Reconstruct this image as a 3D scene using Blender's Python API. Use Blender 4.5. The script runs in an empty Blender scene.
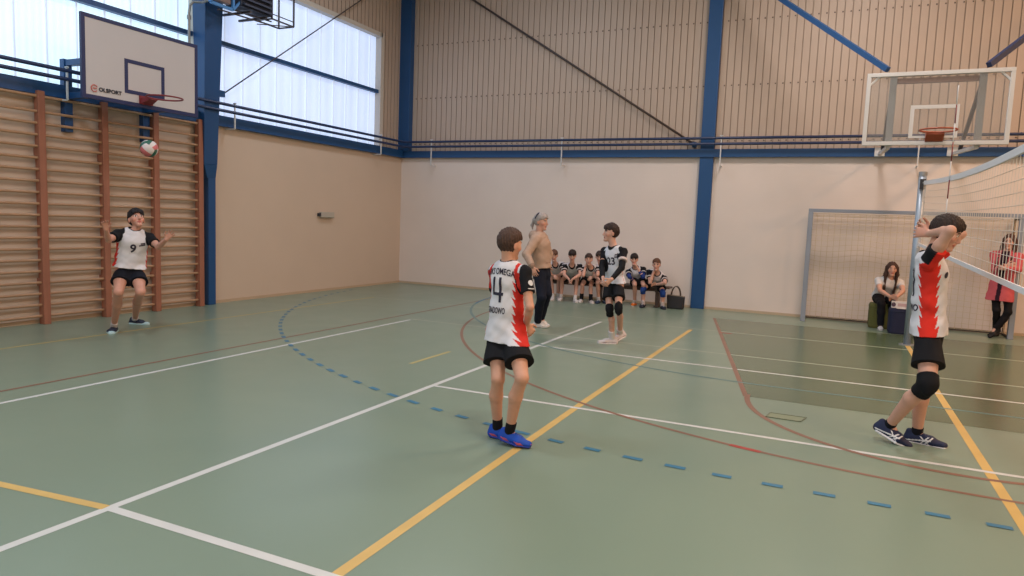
import bpy, bmesh, math, random
import numpy as np
from mathutils import Vector, Matrix
random.seed(7)
SC = bpy.context.scene
COL = SC.collection
# ------------------------------------------------------------------ camera
FPX = 695.78
YAW, PITCH, ROLL = -0.42976076, -0.09652298, 0.03913541
CAMH = 1.6
W_, H_ = 1024, 576
_cy, _sy = math.cos(YAW), math.sin(YAW)
C_F = np.array([_sy*math.cos(PITCH), _cy*math.cos(PITCH), math.sin(PITCH)])
_r = np.array([_cy, -_sy, 0.0]); _u = np.cross(_r, C_F)
C_R = _r*math.cos(ROLL) + _u*math.sin(ROLL)
C_U = -_r*math.sin(ROLL) + _u*math.cos(ROLL)
CAM = np.array([0, 0, CAMH])

def ray(px, py):
    return (px-W_/2)/FPX*C_R - (py-H_/2)/FPX*C_U + C_F

def at(px, py, X=None, Y=None, z=None):
    """photo pixel -> world point on a plane"""
    d = ray(px, py)
    if X is not None: t = X/d[0]
    elif Y is not None: t = Y/d[1]
    else: t = (z-CAMH)/d[2]
    return CAM + d*t

cam_d = bpy.data.cameras.new('camera'); cam_d.sensor_width = 36; cam_d.lens = FPX/W_*36
cam_d.clip_end = 200
cam = bpy.data.objects.new('camera', cam_d); COL.objects.link(cam)
m = Matrix.Identity(4)
for i in range(3):
    m[i][0] = C_R[i]; m[i][1] = C_U[i]; m[i][2] = -C_F[i]; m[i][3] = CAM[i]
cam.matrix_world = m
SC.camera = cam
vs = SC.view_settings
vs.view_transform = 'Standard'; vs.look = 'None'; vs.gamma = 1; vs.use_curve_mapping = False
vs.exposure = 0.0

# ------------------------------------------------------------------ materials
def lin(c):
    c = np.asarray(c, float)/255.0
    return np.where(c <= 0.04045, c/12.92, ((c+0.055)/1.055)**2.4)

def mat(name, rgb=None, rough=0.6, metal=0.0, noise=None, bump=None, spec=0.5, attr=False, emit=None, stretch=None):
    M = bpy.data.materials.new(name); M.use_nodes = True
    nt = M.node_tree; N = nt.nodes; L = nt.links
    b = N['Principled BSDF']
    b.inputs['Roughness'].default_value = rough
    b.inputs['Metallic'].default_value = metal
    b.inputs['Specular IOR Level'].default_value = spec
    src = None
    if attr:
        a = N.new('ShaderNodeAttribute'); a.attribute_name = 'col'; src = a.outputs['Color']
    else:
        c = N.new('ShaderNodeRGB'); c.outputs[0].default_value = (*lin(rgb), 1); src = c.outputs[0]
    tc = N.new('ShaderNodeTexCoord'); vec = tc.outputs['Object']
    if stretch:
        mp = N.new('ShaderNodeMapping'); mp.inputs['Scale'].default_value = stretch
        L.new(vec, mp.inputs['Vector']); vec = mp.outputs['Vector']
    if noise:
        t = N.new('ShaderNodeTexNoise'); t.inputs['Scale'].default_value = noise[0]; t.inputs['Detail'].default_value = 4
        L.new(vec, t.inputs['Vector'])
        r = N.new('ShaderNodeMapRange'); r.inputs['From Min'].default_value = 0.0; r.inputs['From Max'].default_value = 1.0
        r.inputs['To Min'].default_value = 1-2*noise[1]; r.inputs['To Max'].default_value = 1+2*noise[1]
        L.new(t.outputs['Fac'], r.inputs['Value'])
        x = N.new('ShaderNodeVectorMath'); x.operation = 'SCALE'
        L.new(src, x.inputs[0]); L.new(r.outputs[0], x.inputs['Scale']); src = x.outputs[0]
    L.new(src, b.inputs['Base Color'])
    if bump:
        t = N.new('ShaderNodeTexNoise'); t.inputs['Scale'].default_value = bump[0]; t.inputs['Detail'].default_value = 3
        L.new(vec, t.inputs['Vector'])
        bm_ = N.new('ShaderNodeBump'); bm_.inputs['Strength'].default_value = bump[1]; bm_.inputs['Distance'].default_value = 0.01
        L.new(t.outputs['Fac'], bm_.inputs['Height']); L.new(bm_.outputs[0], b.inputs['Normal'])
    if emit:
        b.inputs['Emission Color'].default_value = (*lin(emit[0]), 1); b.inputs['Emission Strength'].default_value = emit[1]
    return M

def window_mat(name, rgb, strength, period):
    """translucent corrugated panel lit from outside: fine vertical flutes"""
    M = bpy.data.materials.new(name); M.use_nodes = True
    nt = M.node_tree; N = nt.nodes; L = nt.links; b = N['Principled BSDF']
    b.inputs['Roughness'].default_value = 0.45
    tc = N.new('ShaderNodeTexCoord'); sp = N.new('ShaderNodeSeparateXYZ'); L.new(tc.outputs['Object'], sp.inputs[0])
    mu = N.new('ShaderNodeMath'); mu.operation = 'MULTIPLY'; mu.inputs[1].default_value = 2*math.pi/period; L.new(sp.outputs['Y'], mu.inputs[0])
    si = N.new('ShaderNodeMath'); si.operation = 'SINE'; L.new(mu.outputs[0], si.inputs[0])
    nz = N.new('ShaderNodeTexNoise'); nz.inputs['Scale'].default_value = 0.8
    mp = N.new('ShaderNodeMapping'); mp.inputs['Scale'].default_value = (1, 1.2, 0.5); L.new(tc.outputs['Object'], mp.inputs[0]); L.new(mp.outputs[0], nz.inputs[0])
    ad = N.new('ShaderNodeMath'); ad.operation = 'MULTIPLY_ADD'; ad.inputs[1].default_value = 0.055; L.new(si.outputs[0], ad.inputs[0])
    mr = N.new('ShaderNodeMapRange'); mr.inputs['To Min'].default_value = 0.86; mr.inputs['To Max'].default_value = 1.14; L.new(nz.outputs['Fac'], mr.inputs[0])
    L.new(mr.outputs[0], ad.inputs[2])
    sc = N.new('ShaderNodeMath'); sc.operation = 'MULTIPLY'; sc.inputs[1].default_value = strength; L.new(ad.outputs[0], sc.inputs[0])
    b.inputs['Base Color'].default_value = (0.5, 0.55, 0.6, 1)
    b.inputs['Emission Color'].default_value = (*lin(rgb), 1)
    L.new(sc.outputs[0], b.inputs['Emission Strength'])
    return M

def brick_mat(name, rgb, amount=0.06):
    """painted blockwork: the joints only show faintly"""
    M = mat(name, rgb, 0.75, noise=(1.3, 0.035)); nt = M.node_tree; N = nt.nodes; L = nt.links; b = N['Principled BSDF']
    tc = N.new('ShaderNodeTexCoord'); sp = N.new('ShaderNodeSeparateXYZ'); cb = N.new('ShaderNodeCombineXYZ')
    L.new(tc.outputs['Object'], sp.inputs[0]); L.new(sp.outputs['X'], cb.inputs['X']); L.new(sp.outputs['Z'], cb.inputs['Y'])
    br = N.new('ShaderNodeTexBrick'); br.inputs['Scale'].default_value = 1.0
    br.inputs['Brick Width'].default_value = 0.25; br.inputs['Row Height'].default_value = 0.078; br.inputs['Mortar Size'].default_value = 0.008
    br.inputs['Mortar Smooth'].default_value = 0.6
    L.new(cb.outputs[0], br.inputs['Vector'])
    bp = N.new('ShaderNodeBump'); bp.inputs['Strength'].default_value = 0.07; bp.inputs['Distance'].default_value = 0.008; bp.invert = True
    L.new(br.outputs['Fac'], bp.inputs['Height']); L.new(bp.outputs[0], b.inputs['Normal'])
    return M

def floor_mat():
    M = mat('green_vinyl_floor', (124, 142, 125), 0.3, noise=(0.55, 0.03), spec=0.5, stretch=(1, 1.1, 1))
    nt = M.node_tree; N = nt.nodes; L = nt.links; b = N['Principled BSDF']
    for n_ in N:
        if n_.type == 'MAPPING': n_.inputs['Location'].default_value = (3.3, 1.7, .41)
    tc = N.new('ShaderNodeTexCoord'); mp = N.new('ShaderNodeMapping'); mp.inputs['Location'].default_value = (1.3, 2.7, .37); L.new(tc.outputs['Object'], mp.inputs[0])
    t = N.new('ShaderNodeTexNoise'); t.inputs['Scale'].default_value = 2.2; t.inputs['Detail'].default_value = 5; L.new(mp.outputs[0], t.inputs[0])
    r = N.new('ShaderNodeMapRange'); r.inputs['To Min'].default_value = 0.25; r.inputs['To Max'].default_value = 0.35
    L.new(t.outputs['Fac'], r.inputs[0]); L.new(r.outputs[0], b.inputs['Roughness'])
    return M

M_FLOOR = floor_mat()
M_KEY = mat('dark_green_key_paint', (86, 104, 80), 0.22, noise=(0.8, 0.05), spec=0.4)
M_WHITE_LINE = mat('white_line_paint', (205, 206, 204), 0.4, noise=(5, 0.06))
M_FAINT_LINE = mat('worn_white_line_paint', (170, 176, 160), 0.4, noise=(5, 0.06))
M_YEL_LINE = mat('yellow_line_paint', (206, 172, 102), 0.4, noise=(5, 0.07))
M_FAINT_YEL = mat('worn_yellow_line_paint', (180, 168, 112), 0.4, noise=(5, 0.07))
M_RED_LINE = mat('brick_red_line_paint', (134, 98, 82), 0.4, noise=(4, 0.1))
M_RED_MARK = mat('red_mark_paint', (165, 62, 52), 0.4)
M_BLUE_LINE = mat('blue_dash_paint', (52, 116, 148), 0.4, noise=(5, 0.08))
M_FAINT_BLUE = mat('worn_blue_line_paint', (98, 128, 128), 0.4, noise=(4, 0.08))
M_PLASTER = mat('cream_plaster_side', (200, 179, 160), 0.78, noise=(0.9, 0.03), bump=(60, 0.05))
M_BRICK = brick_mat('cream_painted_blockwork', (219, 206, 198))
M_SHEET = mat('tan_profiled_sheet', (182, 162, 146), 0.5, noise=(0.7, 0.03), metal=0.0)
M_GROOVE = mat('sheet_groove', (158, 140, 124), 0.6)
M_SCREW = mat('sheet_screw_heads', (95, 82, 72), 0.5)
M_CEIL = mat('ceiling_sheet', (200, 190, 178), 0.8)
M_BLUE = mat('blue_painted_steel', (24, 72, 122), 0.45, noise=(3, 0.04))
M_NAVY = mat('navy_painted_pipe', (28, 48, 88), 0.4)
M_DKSTEEL = mat('dark_steel_rod', (70, 62, 62), 0.5, metal=0.2)
M_WHITE_METAL = mat('white_painted_metal', (205, 205, 205), 0.45)
M_FRAME = mat('cream_window_frame', (196, 188, 178), 0.6)
M_WOOD_UP = mat('reddish_upright_wood', (152, 98, 77), 0.5, noise=(14, 0.12), stretch=(1, 1, 0.1))
M_WOOD_RUNG = mat('pale_rung_wood', (168, 132, 102), 0.45, noise=(14, 0.1), stretch=(1, 0.1, 1))
M_BOARD = mat('grey_white_backboard', (196, 190, 190), 0.5, noise=(1.2, 0.02))
M_BOARD_BLUE = mat('dark_blue_board_edge', (34, 44, 88), 0.5)
M_RIM = mat('red_hoop_rim', (126, 44, 52), 0.45)
M_RIM2 = mat('orange_hoop_rim', (154, 74, 50), 0.45)
M_GALV = mat('galvanised_tube', (150, 154, 158), 0.4, metal=0.35, noise=(6, 0.06))
M_POST = mat('blue_grey_post_metal', (150, 165, 182), 0.35, metal=0.3, noise=(4, 0.05))
M_GOALP = mat('goal_post_grey_paint', (138, 146, 160), 0.45, noise=(4, 0.05))
M_NET = mat('white_net_cord', (205, 200, 195), 0.8)
M_NET2 = mat('beige_goal_net_cord', (196, 180, 150), 0.8)
M_TAPE = mat('white_net_tape', (222, 222, 226), 0.7)
M_BLACK = mat('black_plastic', (24, 24, 28), 0.5)
M_DK = mat('dark_grey_metal', (52, 54, 62), 0.5, metal=0.3)
M_BENCH = mat('brown_bench_wood', (78, 58, 48), 0.5, noise=(10, 0.12), stretch=(0.1, 1, 1))
M_LOGO_RED = mat('red_logo_print', (190, 100, 96), 0.6)
M_INK = mat('dark_print_ink', (36, 36, 48), 0.6)
M_INK_W = mat('white_print_ink', (225, 225, 228), 0.6)

M_GLASS = bpy.data.materials.new('clear_acrylic_board'); M_GLASS.use_nodes = True
_nt = M_GLASS.node_tree; _b = _nt.nodes['Principled BSDF']
_t = _nt.nodes.new('ShaderNodeBsdfTransparent'); _t.inputs[0].default_value = (0.93, 0.93, 0.92, 1)
_x = _nt.nodes.new('ShaderNodeMixShader'); _x.inputs[0].default_value = 0.12
_b.inputs['Roughness'].default_value = 0.15; _b.inputs['Base Color'].default_value = (0.6, 0.6, 0.6, 1)
_nt.links.new(_t.outputs[0], _x.inputs[1]); _nt.links.new(_b.outputs[0], _x.inputs[2])
_nt.links.new(_x.outputs[0], _nt.nodes['Material Output'].inputs[0])

# ------------------------------------------------------------------ mesh helpers
class MB:
    def __init__(s): s.v = []; s.f = []; s.mi = []
    def add(s, vs_, fs_, mi=0):
        b = len(s.v); s.v.extend([tuple(map(float, p)) for p in vs_])
        for f in fs_: s.f.append(tuple(b+i for i in f)); s.mi.append(mi)
    def box(s, lo, hi, mi=0):
        x0, y0, z0 = lo; x1, y1, z1 = hi
        s.hexa([(x0,y0,z0),(x1,y0,z0),(x1,y1,z0),(x0,y1,z0),(x0,y0,z1),(x1,y0,z1),(x1,y1,z1),(x0,y1,z1)], mi)
    def hexa(s, p, mi=0):
        s.add(p, [(0,3,2,1),(4,5,6,7),(0,1,5,4),(1,2,6,5),(2,3,7,6),(3,0,4,7)], mi)
    def bar(s, a, b, w, h=None, up=(0,0,1), mi=0):
        """rectangular bar from a to b"""
        h = h or w; a = np.array(a, float); b = np.array(b, float); d = b-a; d /= np.linalg.norm(d)
        u = np.array(up, float)
        if abs(d@u) > 0.98: u = np.array([1.0, 0, 0])
        r = np.cross(d, u); r /= np.linalg.norm(r); u = np.cross(r, d)
        q = []
        for c in (a, b):
            for sx, sz in ((-1,-1),(1,-1),(1,1),(-1,1)): q.append(c + r*sx*w/2 + u*sz*h/2)
        s.add(q, [(3,2,1,0),(4,5,6,7),(0,1,5,4),(1,2,6,5),(2,3,7,6),(3,0,4,7)], mi)
    def tube(s, pts, r, n=8, mi=0, closed=False, cap=True):
        pts = [np.array(p, float) for p in pts]; m_ = len(pts); rings = []
        prev = None
        for i, p in enumerate(pts):
            if closed: d = pts[(i+1) % m_] - pts[i-1]
            else: d = pts[min(i+1, m_-1)] - pts[max(i-1, 0)]
            d = d/np.linalg.norm(d)
            if prev is None:
                u = np.array([0, 0, 1.0]) if abs(d[2]) < 0.9 else np.array([1.0, 0, 0])
            else: u = prev
            u = u - d*(u@d); u /= np.linalg.norm(u); prev = u; w = np.cross(d, u)
            rr = r[i] if hasattr(r, '__len__') else r
            rings.append([p + rr*(u*math.cos(2*math.pi*k/n) + w*math.sin(2*math.pi*k/n)) for k in range(n)])
        V = [q for R in rings for q in R]; F = []
        for i in range(m_ if closed else m_-1):
            j = (i+1) % m_
            for k in range(n):
                F.append((i*n+k, i*n+(k+1) % n, j*n+(k+1) % n, j*n+k))
        if not closed and cap:
            F.append(tuple(range(n-1, -1, -1))); F.append(tuple((m_-1)*n+k for k in range(n)))
        s.add(V, F, mi)
    def build(s, name, mats, parent=None, smooth=False, bevel=0.0, origin=None):
        me = bpy.data.meshes.new(name)
        V = s.v
        if origin is not None: V = [(p[0]-origin[0], p[1]-origin[1], p[2]-origin[2]) for p in V]
        me.from_pydata(V, [], s.f)
        mats = mats if isinstance(mats, (list, tuple)) else [mats]
        for M in mats: me.materials.append(M)
        if len(mats) > 1: me.polygons.foreach_set('material_index', s.mi)
        if smooth: me.polygons.foreach_set('use_smooth', [True]*len(me.polygons))
        me.update()
        o = bpy.data.objects.new(name, me); COL.objects.link(o)
        if parent is not None: o.parent = parent
        elif origin is not None: o.location = origin
        if bevel:
            md = o.modifiers.new('bevel', 'BEVEL'); md.width = bevel; md.segments = 2; md.limit_method = 'ANGLE'
        return o

def tag(o, label=None, cat=None, group=None, kind=None):
    if label: o['label'] = label
    if cat: o['category'] = cat
    if group: o['group'] = group
    if kind: o['kind'] = kind
    return o

def thing(name, loc, label, cat, group=None):
    o = bpy.data.objects.new(name, None); COL.objects.link(o); o.location = tuple(map(float, loc)); o.empty_display_size = 0.1
    return tag(o, label, cat, group)

def local(mb, root, name, mats, **k):
    """link a mesh given in world coordinates as a part of root (an unrotated empty)"""
    return mb.build(name, mats, root, origin=tuple(root.location), **k)

def sub(mb, root, part, name, mats, **k):
    return mb.build(name, mats, part, origin=tuple(root.location), **k)

def structure(o): o['kind'] = 'structure'; return o

# ------------------------------------------------------------------ the room
LX, BY = -9.5, 14.13          # left wall plane, back wall plane
RX, FY, CZ = 12.5, -9.0, 7.4  # right wall, wall behind the camera, ceiling
b = MB()
b.add([(LX,FY,0),(RX,FY,0),(RX,BY,0),(LX,BY,0),(LX,FY,-.1),(RX,FY,-.1),(RX,BY,-.1),(LX,BY,-.1)],
      [(0,1,2,3),(4,7,6,5),(0,4,5,1),(1,5,6,2),(2,6,7,3),(3,7,4,0)], 0)
_lz = [0.0010]
def strip(pts, w, mi, closed=False):
    """painted line: a thin flat band along a polyline"""
    _lz[0] += 0.00004; z = _lz[0]
    pts = [np.array(p[:2], float) for p in pts]; L_ = []; R_ = []
    for i, p in enumerate(pts):
        d = pts[min(i+1, len(pts)-1)] - pts[max(i-1, 0)]; d /= np.linalg.norm(d); n = np.array([-d[1], d[0]])*w/2
        L_.append((*(p+n), z)); R_.append((*(p-n), z))
    k = len(pts)
    b.add(L_+R_, [(i+1, i, k+i, k+i+1) for i in range(k-1)], mi)
def arc(c, r, a0, a1, n=48): return [(c[0]+r*math.cos(math.radians(a0+(a1-a0)*i/n)), c[1]+r*math.sin(math.radians(a0+(a1-a0)*i/n))) for i in range(n+1)]
# basketball key: dark trapezoid with its red border and free-throw half circle
b.add([(-0.66,6.95,.0008),(2.86,6.95,.0008),(4.05,12.8,.0008),(-1.85,12.8,.0008)], [(0,1,2,3)], 1)
# court lines running away from the camera
strip([(-3.38,-9),(-3.38,10.95)], .055, 2)                       # white, long
strip([(-5.9,-9),(-5.9,9.12)], .05, 2)
strip([(-8.1,-9),(-8.1,11.22)], .05, 5)
strip([(-1.895,-9),(-1.895,2.3),(-1.935,6.0),(-1.94,11.05)], .062, 4)                       # attack line
strip([(1.09,-9),(1.09,11.6)], .065, 4)                          # centre line under the net
strip([(-4.1,6.36),(-4.1,7.22)], .05, 5)
# lines running across
strip([(-9.4,1.95),(-4.2,2.27),(-3.40,2.355)], .055, 4)
strip([(-3.36,2.36),(4,2.36)], .055, 2)
strip([(-3.36,5.64),(9,5.64)], .05, 2)
strip([(-3.36,8.25),(9,8.25)], .05, 2)
strip([(-5.9,9.18),(9,9.18)], .04, 3)
strip([(-8.1,11.2),(9,11.15)], .04, 3)
# red basketball lines
strip([(-1.85,12.8),(-0.66,6.95)], .05, 6)
strip([(4.05,12.8),(2.86,6.95)], .05, 6)
strip(arc((0.95,7.05), 1.6, 180, 360), .05, 6)
strip(arc((1.1,11.6), 6.53, 180, 360, 90), .04, 6)
strip([(-6.3,-9),(-6.25,12.9)], .04, 6)
strip(arc((1.1,11.6), 6.53, 255, 257, 4), .055, 7)
strip([(-1.50,11.05),(-1.32,11.05)], .06, 7)
# blue handball lines: solid six metre line and dashed nine metre line
six = arc((-0.4,13.55), 6.0, 178, 270, 60) + [(2.6,7.55)] + arc((2.6,13.55), 6.0, 270, 350, 40)
strip(six[:14], .05, 8); strip(six[13:], .045, 9)
nine = arc((-0.4,13.55), 8.97, 190, 270, 120) + [(-0.4+3.0*i/20, 4.58) for i in range(1, 21)] + arc((2.6,13.55), 8.97, 270, 320, 80)
acc = 0.0
dense = []
for p, q in zip(nine[:-1], nine[1:]):
    for k in range(6): dense.append((p[0]+(q[0]-p[0])*k/6, p[1]+(q[1]-p[1])*k/6))
seg = []; s_ = 0.0
for p, q in zip(dense[:-1], dense[1:]):
    dl = math.hypot(q[0]-p[0], q[1]-p[1])
    if (s_ % 0.30) < 0.15: seg.append(p)
    elif len(seg) > 1: strip(seg, .05, 8); seg = []
    else: seg = []
    s_ += dl
floor = structure(b.build('floor', [M_FLOOR, M_KEY, M_WHITE_LINE, M_FAINT_LINE, M_YEL_LINE, M_FAINT_YEL, M_RED_LINE, M_RED_MARK, M_BLUE_LINE, M_FAINT_BLUE]))

# profiled sheet cladding: flat pans with narrow grooves, screw rows
def sheet_y(mb, x0, x1, z0, z1, y, period=.132, gw=.018, gd=.016, screws=()):
    """cladding in the plane y = const facing -y"""
    x = x0
    while x < x1-1e-6:
        xe = min(x+period, x1)
        xa, xb = max(x, xe-gw), xe
        P = [(x,y),(xa,y),(xa+gw*.25,y+gd),(xb-gw*.25,y+gd),(xb,y)]
        for i, (p, q) in enumerate(zip(P[:-1], P[1:])):
            mb.add([(p[0],p[1],z0),(q[0],q[1],z0),(q[0],q[1],z1),(p[0],p[1],z1)], [(0,1,2,3)], 0 if i == 0 else 1)
        for zs in screws:
            cx_ = (x+xa)/2 + period*.28
            mb.box((cx_-.011, y-.012, zs-.011), (cx_+.011, y+.001, zs+.011), 2)
        x = xe
def sheet_x(mb, y0, y1, z0, z1, x, period=.132, gw=.022, gd=.03):
    y = y0
    while y < y1-1e-6:
        ye = min(y+period, y1); ya = max(y, ye-gw)
        P = [(x,y),(x,ya),(x-gd,ya+gw*.25),(x-gd,ye-gw*.25),(x,ye)]
        for i, (p, q) in enumerate(zip(P[:-1], P[1:])):
            mb.add([(p[0],p[1],z0),(q[0],q[1],z0),(q[0],q[1],z1),(p[0],p[1],z1)], [(3,2,1,0)], 0 if i == 0 else 1)
        y = ye
ZB = 3.0                     # top of the plastered wall
b = MB()
b.box((LX-.3, BY, 0), (RX+.3, BY+.3, ZB), 3)
sheet_y(b, LX, RX, ZB, CZ, BY+.02, screws=(3.3, 4.35, 5.56, 6.6))
b.box((LX-.3, BY+.06, ZB), (RX+.3, BY+.3, CZ), 0)
structure(b.build('wall_back', [M_SHEET, M_GROOVE, M_SCREW, M_BRICK]))
WZ0, WZ1, WY1 = 3.05, 5.58, 13.28   # strip window in the left wall
b = MB()
b.box((LX-.3, FY-.3, 0), (LX, BY, ZB), 3)
sheet_x(b, WY1, BY, ZB, CZ, LX-.02); b.box((LX-.3, WY1, ZB), (LX-.06, BY, CZ), 0)
sheet_x(b, FY, WY1, WZ1, CZ, LX-.02); b.box((LX-.3, FY, WZ1), (LX-.06, WY1, CZ), 0)
structure(b.build('wall_left', [M_SHEET, M_GROOVE, M_SCREW, M_PLASTER]))
b = MB(); b.box((RX, FY-.3, 0), (RX+.3, BY, CZ)); structure(b.build('wall_right', M_PLASTER))
b = MB(); b.box((LX-.3, FY-.3, 0), (RX+.3, FY, CZ)); structure(b.build('wall_front', M_PLASTER))
b = MB(); b.box((LX-.3, FY-.3, CZ), (RX+.3, BY+.3, CZ+.2)); structure(b.build('ceiling', M_CEIL))
# painted ring beams on top of the plaster, and steel columns
b = MB(); b.box((LX, BY-.10, 2.98), (RX, BY+.02, 3.13)); structure(b.build('trim_1', M_BLUE))
b = MB(); b.box((LX-.02, FY, 2.98), (LX+.10, BY, 3.15)); structure(b.build('trim_2', M_BLUE))
b = MB(); b.box((LX, BY-.012, 0), (RX, BY, .05)); structure(b.build('baseboard_back', mat('cream_skirting', (186,166,142), .7)))
b = MB(); b.box((LX, FY, 0), (LX+.012, BY, .05)); structure(b.build('baseboard_left', mat('cream_skirting_side', (184,160,134), .7)))
def side_column(name, y0):
    b = MB()
    b.box((LX, y0+.22, 0), (LX+.12, y0+.37, 2.12))
    def sec(z, ya, x1): return [(LX,ya,z),(x1,ya,z),(x1,y0+.37,z),(LX,y0+.37,z)]
    A = sec(2.1, y0+.2, LX+.12); B_ = sec(2.32, y0+.1, LX+.16); C_ = sec(CZ, y0-.06, LX+.42)
    b.hexa(A+B_); b.hexa(B_+C_)
    return structure(b.build(name, M_BLUE, bevel=.006))
side_column('trim_3', 8.14); side_column('trim_4', 1.2)
for k, cx_ in enumerate((-2.38, 4.62, 11.0)):
    b = MB(); b.box((cx_-.13, BY-.07, 0), (cx_+.13, BY+.02, CZ)); structure(b.build('trim_%d' % (5+k), M_BLUE, bevel=.006))
b = MB(); b.box((LX-.03, BY-.14, 3.13), (LX+.27, BY+.02, CZ)); structure(b.build('trim_8', M_BLUE, bevel=.006))

# strip windows of translucent panels
def strip_window(name, y0, y1, panel_w, m_pane, flute):
    r = bpy.data.objects.new(name, None); COL.objects.link(r); r.location = (LX, y0, WZ0); structure(r)
    mb = MB(); mb.box((LX-.16, y0, WZ0), (LX-.12, y1, WZ1)); local(mb, r, 'window_pane', m_pane)
    mb = MB(); y = y0+panel_w
    while y < y1-.1:
        mb.box((LX-.12, y-.012, WZ0), (LX-.10, y+.012, WZ1)); y += panel_w
    local(mb, r, 'panel_joints', m_joint)
    mb = MB(); mb.box((LX-.14, y0, 4.33), (LX-.02, y1, 4.40)); local(mb, r, 'window_rail', M_BLUE)
    mb = MB()
    mb.box((LX-.16, y1-.05, WZ0), (LX+.03, y1+.06, WZ1+.06)); mb.box((LX-.16, y0, WZ1-.03), (LX+.03, y1, WZ1+.06))
    local(mb, r, 'window_frame', M_FRAME)
    return r
m_joint = mat('pale_panel_joint', (196, 206, 226), .5, emit=((205, 218, 240), .62))
strip_window('window_1', 8.5, WY1-.05, .405, window_mat('daylit_panel_lavender', (190, 210, 248), .92, .26), 1)
strip_window('window_2', 1.5, 8.24, .405, window_mat('daylit_panel_cyan', (198, 231, 250), 1.1, .09), 1)
strip_window('window_3', -8.9, 1.3, .405, window_mat('daylit_panel_plain', (186, 228, 250), 2.1, .09), 1)

# ------------------------------------------------------------------ pipes, rods
def pipe_run(name, z, off, r, label):
    o = thing(name, (LX+off, 8.5, z), label, 'pipe', 'heating pipes round the hall')
    mb = MB()
    y0 = -8.8; ring = [(LX+off, y0, z), (LX+off, BY-off-.12, z)] + [(LX+off+.12-.12*math.cos(a), BY-off-.12+.12*math.sin(a), z) for a in (math.pi/6, math.pi/3, math.pi/2)] + [(12.3, BY-off, z)]
    mb.tube(ring, r, 10); local(mb, o, 'pipe', M_NAVY, smooth=True)
    return o
p_up = pipe_run('heating_pipe', 3.325, .22, .026, 'upper of two parallel blue heating pipes running above the cream wall')
p_lo = pipe_run('heating_pipe', 3.215, .22, .026, 'lower of two parallel blue heating pipes, held by white hangers above the cream wall')
for y in (6.0, 8.82, 12.98):
    mb = MB(); x = LX+.22
    mb.bar((x,y,3.37),(x,y,2.95),.02); mb.bar((x,y,2.95),(LX,y,2.95),.02); mb.bar((x-.03,y,3.37),(x+.03,y,3.37),.02)
    local(mb, p_lo, 'pipe_hanger', M_WHITE_METAL)
for x in (-8.55, -5.35, -2.1, 1.2):
    mb = MB(); y = BY-.22
    mb.bar((x,y,3.37),(x,y,2.80),.02); mb.bar((x,y,2.80),(x,BY,2.80),.02)
    mb.bar((x-.03,y,3.37),(x+.03,y,3.37),.02)
    local(mb, p_lo, 'pipe_hanger', M_WHITE_METAL)
def rod(name, a, c, r, M, label):
    o = thing(name, a, label, 'brace rod'); mb = MB(); mb.tube([a, c], r, 8); local(mb, o, 'rod', M, smooth=True)
    mb = MB(); mb.box((a[0]-.05, a[1]-.16 if a[0] < -9 else a[1]-.03, a[2]-.05), (a[0]+.03, a[1]+.06 if a[0] > -9 else a[1]+.02, a[2]+.05)); local(mb, o, 'end_bracket', M_BLUE)
    return o
rod('brace_rod', (-2.62, BY-.06, 3.22), (-9.1, BY-.06, 7.35), .022, M_DKSTEEL, 'dark diagonal brace rod across the grey profiled wall left of the blue column')
rod('brace_rod', (-9.38, 8.66, 3.5), (-9.38, 13.7, 7.06), .012, M_DKSTEEL, 'thin grey diagonal brace rod in front of the bright strip window')

# wall fixture
o = thing('wall_box', (LX, 11.41, 1.58), 'small pale box fixture mounted on the plain cream side wall', 'wall box')
mb = MB(); mb.box((LX, 11.20, 1.515), (LX+.08, 11.60, 1.625)); local(mb, o, 'housing', mat('pale_fixture_plastic', (176,168,156), .5), bevel=.01)
mb = MB(); mb.box((LX+.01, 11.15, 1.54), (LX+.07, 11.20, 1.60)); local(mb, o, 'end_cap', M_DK, bevel=.004)

# air heater high on the side wall with its guard and bracket
o = thing('air_heater', (LX, 9.0, 4.8), 'dark louvred air heater hung high in front of the strip window', 'heater')
mb = MB(); mb.box((-9.2, 8.55, 4.84), (-8.86, 9.22, 5.7)); local(mb, o, 'cabinet', mat('dark_heater_case', (38, 44, 62), .5), bevel=.008)
mb = MB()
for i in range(9):
    z = 4.88+i*.085
    mb.hexa([(-8.86,8.58,z),(-8.81,8.58,z-.02),(-8.81,9.19,z-.02),(-8.86,9.19,z),(-8.86,8.58,z+.03),(-8.81,8.58,z+.01),(-8.81,9.19,z+.01),(-8.86,9.19,z+.03)])
local(mb, o, 'louvre', mat('dark_heater_slats', (52, 58, 78), .5))
mb = MB()
c0 = [(-9.2,9.22,4.82),(-8.86,9.22,4.82),(-8.86,9.74,4.82),(-9.2,9.74,4.82)]
for i in range(4):
    mb.bar(c0[i], c0[(i+1) % 4], .022); p = c0[i]; mb.bar(p, (p[0],p[1],5.75), .022)
mb.bar((-8.86,9.22,4.9),(-8.86,9.74,4.9),.014); mb.bar((-9.2,9.22,4.76),(-8.86,9.74,4.82),.014)
local(mb, o, 'guard_cage', M_DKSTEEL)
mb = MB()
for z in (4.72, 4.78): mb.bar((-9.1,8.3,z+.02),(-8.95,9.3,z-.02+.04),.02)
mb.bar((-9.48,8.75,4.80),(-8.86,8.75,4.80),.035); mb.bar((-9.48,9.1,4.80),(-8.86,9.1,4.80),.035)
local(mb, o, 'bracket', M_DKSTEEL)
mb = MB()
fr = [(-8.9,7.98,4.74),(-8.9,8.42,4.74),(-8.9,8.42,5.3),(-8.9,7.98,5.3)]
for i in range(4): mb.bar(fr[i], fr[(i+1) % 4], .04)
mb.bar(fr[1], (-8.9,8.56,4.9), .03); mb.bar(fr[2], (-8.9,8.56,5.3), .03)
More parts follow.
